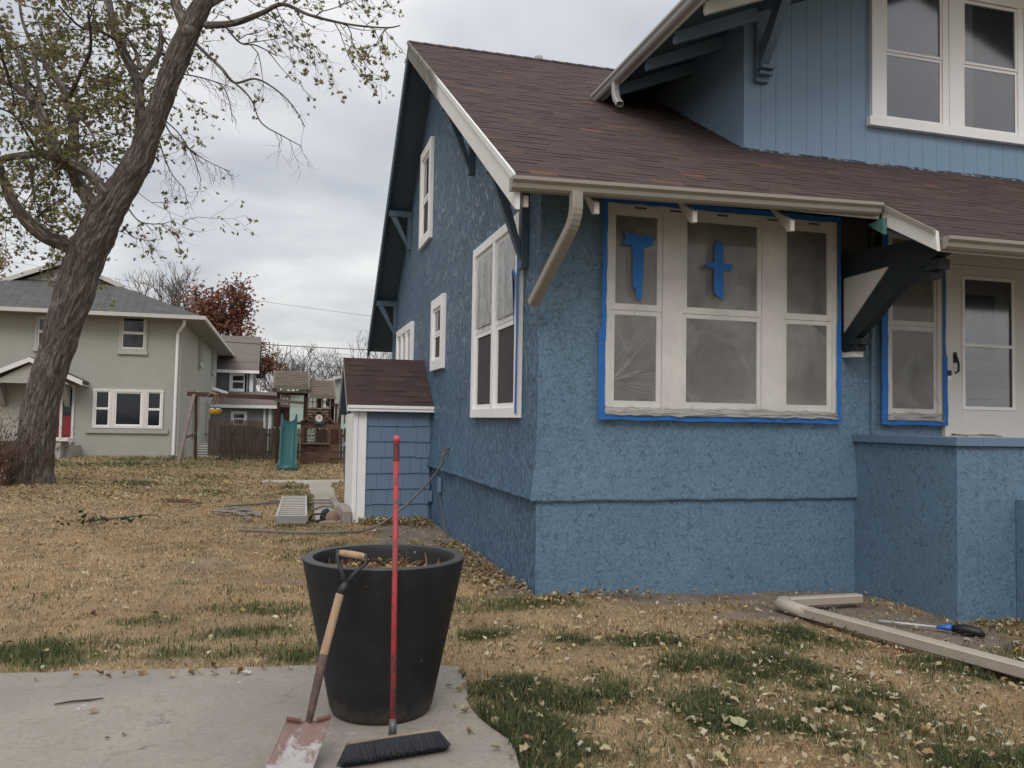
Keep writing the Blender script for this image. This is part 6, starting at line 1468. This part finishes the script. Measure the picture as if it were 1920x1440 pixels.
mb = MB(); mb.bar((-1.03, Y0_-.134, 1.525), (-1.03, Y0_-.134, 1.60), .012, .006, (0, 1, 0)); mb.bar((-1.03, Y0_-.134, 1.525), (-.99, Y0_-.134, 1.56), .014, .006, (0, 1, 0)); mb.bar((-1.03, Y0_-.134, 1.56), (-1.06, Y0_-.134, 1.53), .01, .006, (0, 1, 0)); mb.build('clock_hand', painted('clock_red', (.35, .03, .03), .6), ck)
# roofs: slatted, ridge along x
def slat_roof(x0, x1, y0, z0, yr, zr_):
    mb = MB(); n = 9
    for s_ in (0, 1):
        for i in range(n):
            t0 = i/n; t1 = (i+.86)/n; ya, za = (y0+(yr-y0)*t0, z0+(zr_-z0)*t0); yb, zb = (y0+(yr-y0)*t1, z0+(zr_-z0)*t1)
            if s_: ya, yb = 2*yr-ya, 2*yr-yb
            mb.prism([(ya, za), (yb, zb+.0), (yb, zb+.02), (ya, za+.035)], 0, x0+.07, x1-.07)
    mb.build('roof_slats', pr, pl); mb = MB()
    for xx in (x0, x1-.09):
        for s_ in (0, 1):
            ya = y0-.02 if not s_ else 2*yr-y0+.02
            mb.prism([(ya, z0-.02), (yr, zr_+.03), (yr, zr_-.06), (ya, z0-.09)], 0, xx, xx+.088)
    mb.box(x0+.088, y0-.03, z0-.09, x1-.088, y0, z0+.005); mb.build('roof_frame', painted('weathered_trim', (.19, .155, .13), .85, .2), pl)
slat_roof(-2.55, -1.35, 21.2, 2.56, 22.0, 3.02+.08); slat_roof(-1.42, -.50, 21.15, 2.27, 21.9, 2.74+.07)
mb = MB(); mb.box(-2.40, 21.42, 2.36, -1.52, 21.46, 2.41); mb.box(-2.40, 21.42, 2.51, -1.52, 21.46, 2.56)
for i in range(7): mb.box(-2.40+.14*i, 21.42, 2.41, -2.36+.14*i, 21.455, 2.51)
mb.build('transom', ptan, pl)
# cross braces of the slide opening
mb = MB(); mb.bar((-2.48, 21.45, 2.10), (-1.55, 21.45, 2.02), .04, .09); mb.build('brace', pr, pl)
# slide: a trough from the deck down to the lawn
teal = painted('teal_plastic', (.022, .10, .108), .35, .1, 3, .0008, 20, .5)
sp = [(21.42, 1.40), (21.30, 1.36), (20.9, 1.06), (20.2, .62), (19.5, .30), (18.8, .14), (18.2, .09), (17.75, .07), (17.62, .03)]
vs = []; fs = []; xc0, xc1 = -1.985, -2.04; prf = [(-.26, .17), (-.235, .20), (-.205, .17), (-.18, .05), (-.10, .0), (0, -.012), (.10, .0), (.18, .05), (.205, .17), (.235, .20), (.26, .17), (.262, -.03), (0, -.05), (-.262, -.03)]
spn = smooth_pts([(0, a, b) for a, b in sp], 4); k = len(prf)
for i, p in enumerate(spn):
    t = i/(len(spn)-1); xc = -1.99+(-2.05+1.99)*t
    for a, b in prf: 
        bb = b*(1.25 if t < .12 else 1)*(1 if t < .93 else max(.3, 1-(t-.93)*9))
        vs.append((xc+a*(1+.04*t), p.y, p.z+bb+.02))
for i in range(len(spn)-1):
    for j in range(k): fs.append((i*k+j, i*k+(j+1) % k, (i+1)*k+(j+1) % k, (i+1)*k+j))
fs.append(tuple(range((len(spn)-1)*k, len(spn)*k)))
mb = MB(); mb.add(vs, fs); mb.box(-2.33, 17.60, -.03, -1.77, 17.75, .17); mb.build('slide', teal, pl, smooth=True)
# swing beam and its A-frame legs
ms = wood('red_brown_beam', (.05, .028, .022), (.12, .07, .052), 'x', .85, 3)
mb = MB(); mb.bar((-2.35, 22.1, 2.19), (-5.35, 23.1, 2.28), .10, .15); mb.build('swing_beam', ms, pl)
mb = MB(); mb.bar((-5.12, 22.9, 2.25), (-5.42, 21.6, -.05), .09, .09); tag(mb.build('swing_leg', wood('grey_leg', (.16, .13, .11), (.28, .24, .20), 'z'), pl), 'weathered pale front leg')
mb = MB(); mb.bar((-5.08, 23.1, 2.25), (-5.08, 23.6, -.05), .09, .09); mb.build('swing_leg', ms, pl)
mb = MB(); mb.bar((-5.33, 22.3, .80), (-5.08, 23.4, .92), .05, .09); mb.build('leg_brace', pr, pl)
# baby swing hanging from the beam
sw = thing('baby_swing', (-4.45, 22.8, 1.55), 'yellow and blue bucket swing hanging on ropes from the beam', 'swing'); rope = painted('tan_rope', (.30, .22, .13), .9)
sx, sy, sz = -4.42, 22.78, 1.60
mb = MB()
for dx_ in (-.13, .13):
    for dy_ in (-.12, .12): mb.tube([(sx-.02, sy, 2.15), (sx+dx_, sy+dy_, sz+.17)], .012, 6)
mb.tube([(sx-.28, sy+.05, 2.20), (sx-.12, sy-.10, 2.32), (sx+.05, sy-.12, 2.28), (sx+.1, sy-.1, 2.05), (sx-.02, sy-.1, 2.12), (sx-.02, sy-.12, 2.3)], .022, 6); mb.build('rope', rope, sw)
mb = MB(); mb.lathe([(0, 0), (.14, .0), (.19, .06), (.21, .17), (.205, .18), (.17, .17), (.15, .08), (0, .05)], 20, (sx, sy, sz)); mb.build('bucket', painted('yellow_plastic', (.62, .36, .03), .4), sw, smooth=True)
mb = MB(); mb.bar((sx-.19, sy-.12, sz+.22), (sx+.19, sy-.12, sz+.22), .10, .07); mb.build('bar', painted('blue_swing_plastic', (.03, .08, .20), .4), sw, bevel=.02)
mb = MB()
for dx_ in (-.1, .1): mb.box(sx+dx_-.05, sy-.185, sz+.17, sx+dx_+.05, sy-.172, sz+.21)
mb.build('badge', MT['white'], sw)

# trash bin behind the shed
tb = thing('wheelie_bin', (-.78, 9.1, 0), 'dark grey wheeled bin half hidden behind the entry shed', 'bin')
mb = MB(); mb.prism([(-1.02, .03), (-.55, .03), (-.50, 1.0), (-1.07, 1.0)], 1, 8.85, 9.4); mb.build('body', painted('bin_plastic', (.07, .065, .065), .6), tb, bevel=.02)
mb = MB(); mb.prism([(-1.10, 1.002), (-.47, 1.002), (-.50, 1.06), (-1.06, 1.07)], 1, 8.8, 9.45); mb.build('lid', painted('bin_lid', (.17, .165, .16), .6), tb, bevel=.015)

# overhead wires
wm = painted('wire_black', (.03, .03, .03), .6)
def wire(a, b, sag, label, r=.014):
    a = Vector(a); b = Vector(b); mb = MB(); mb.tube([a.lerp(b, t)+Vector((0, 0, -sag*4*t*(1-t))) for t in np.linspace(0, 1, 25)], r, 5); tag(mb.build('overhead_wire', wm), label, 'wire', 'overhead wires')
wire((-16, 39, 9.1), (12, 41, 6.8), .25, 'thin overhead wire, topmost of the three', .008)
wire((-14, 40, 5.95), (14, 40, 5.6), .35, 'thick overhead wire just above the garden roofs, middle one of three', .022)
wire((-14, 40.5, 4.95), (14, 40.5, 4.35), .25, 'thin overhead wire crossing the bare tree tops, lowest of the three', .010)

S.cycles.max_bounces = 6; S.cycles.transparent_max_bounces = 12; S.cycles.use_denoising = True
print('objects', len(bpy.data.objects))
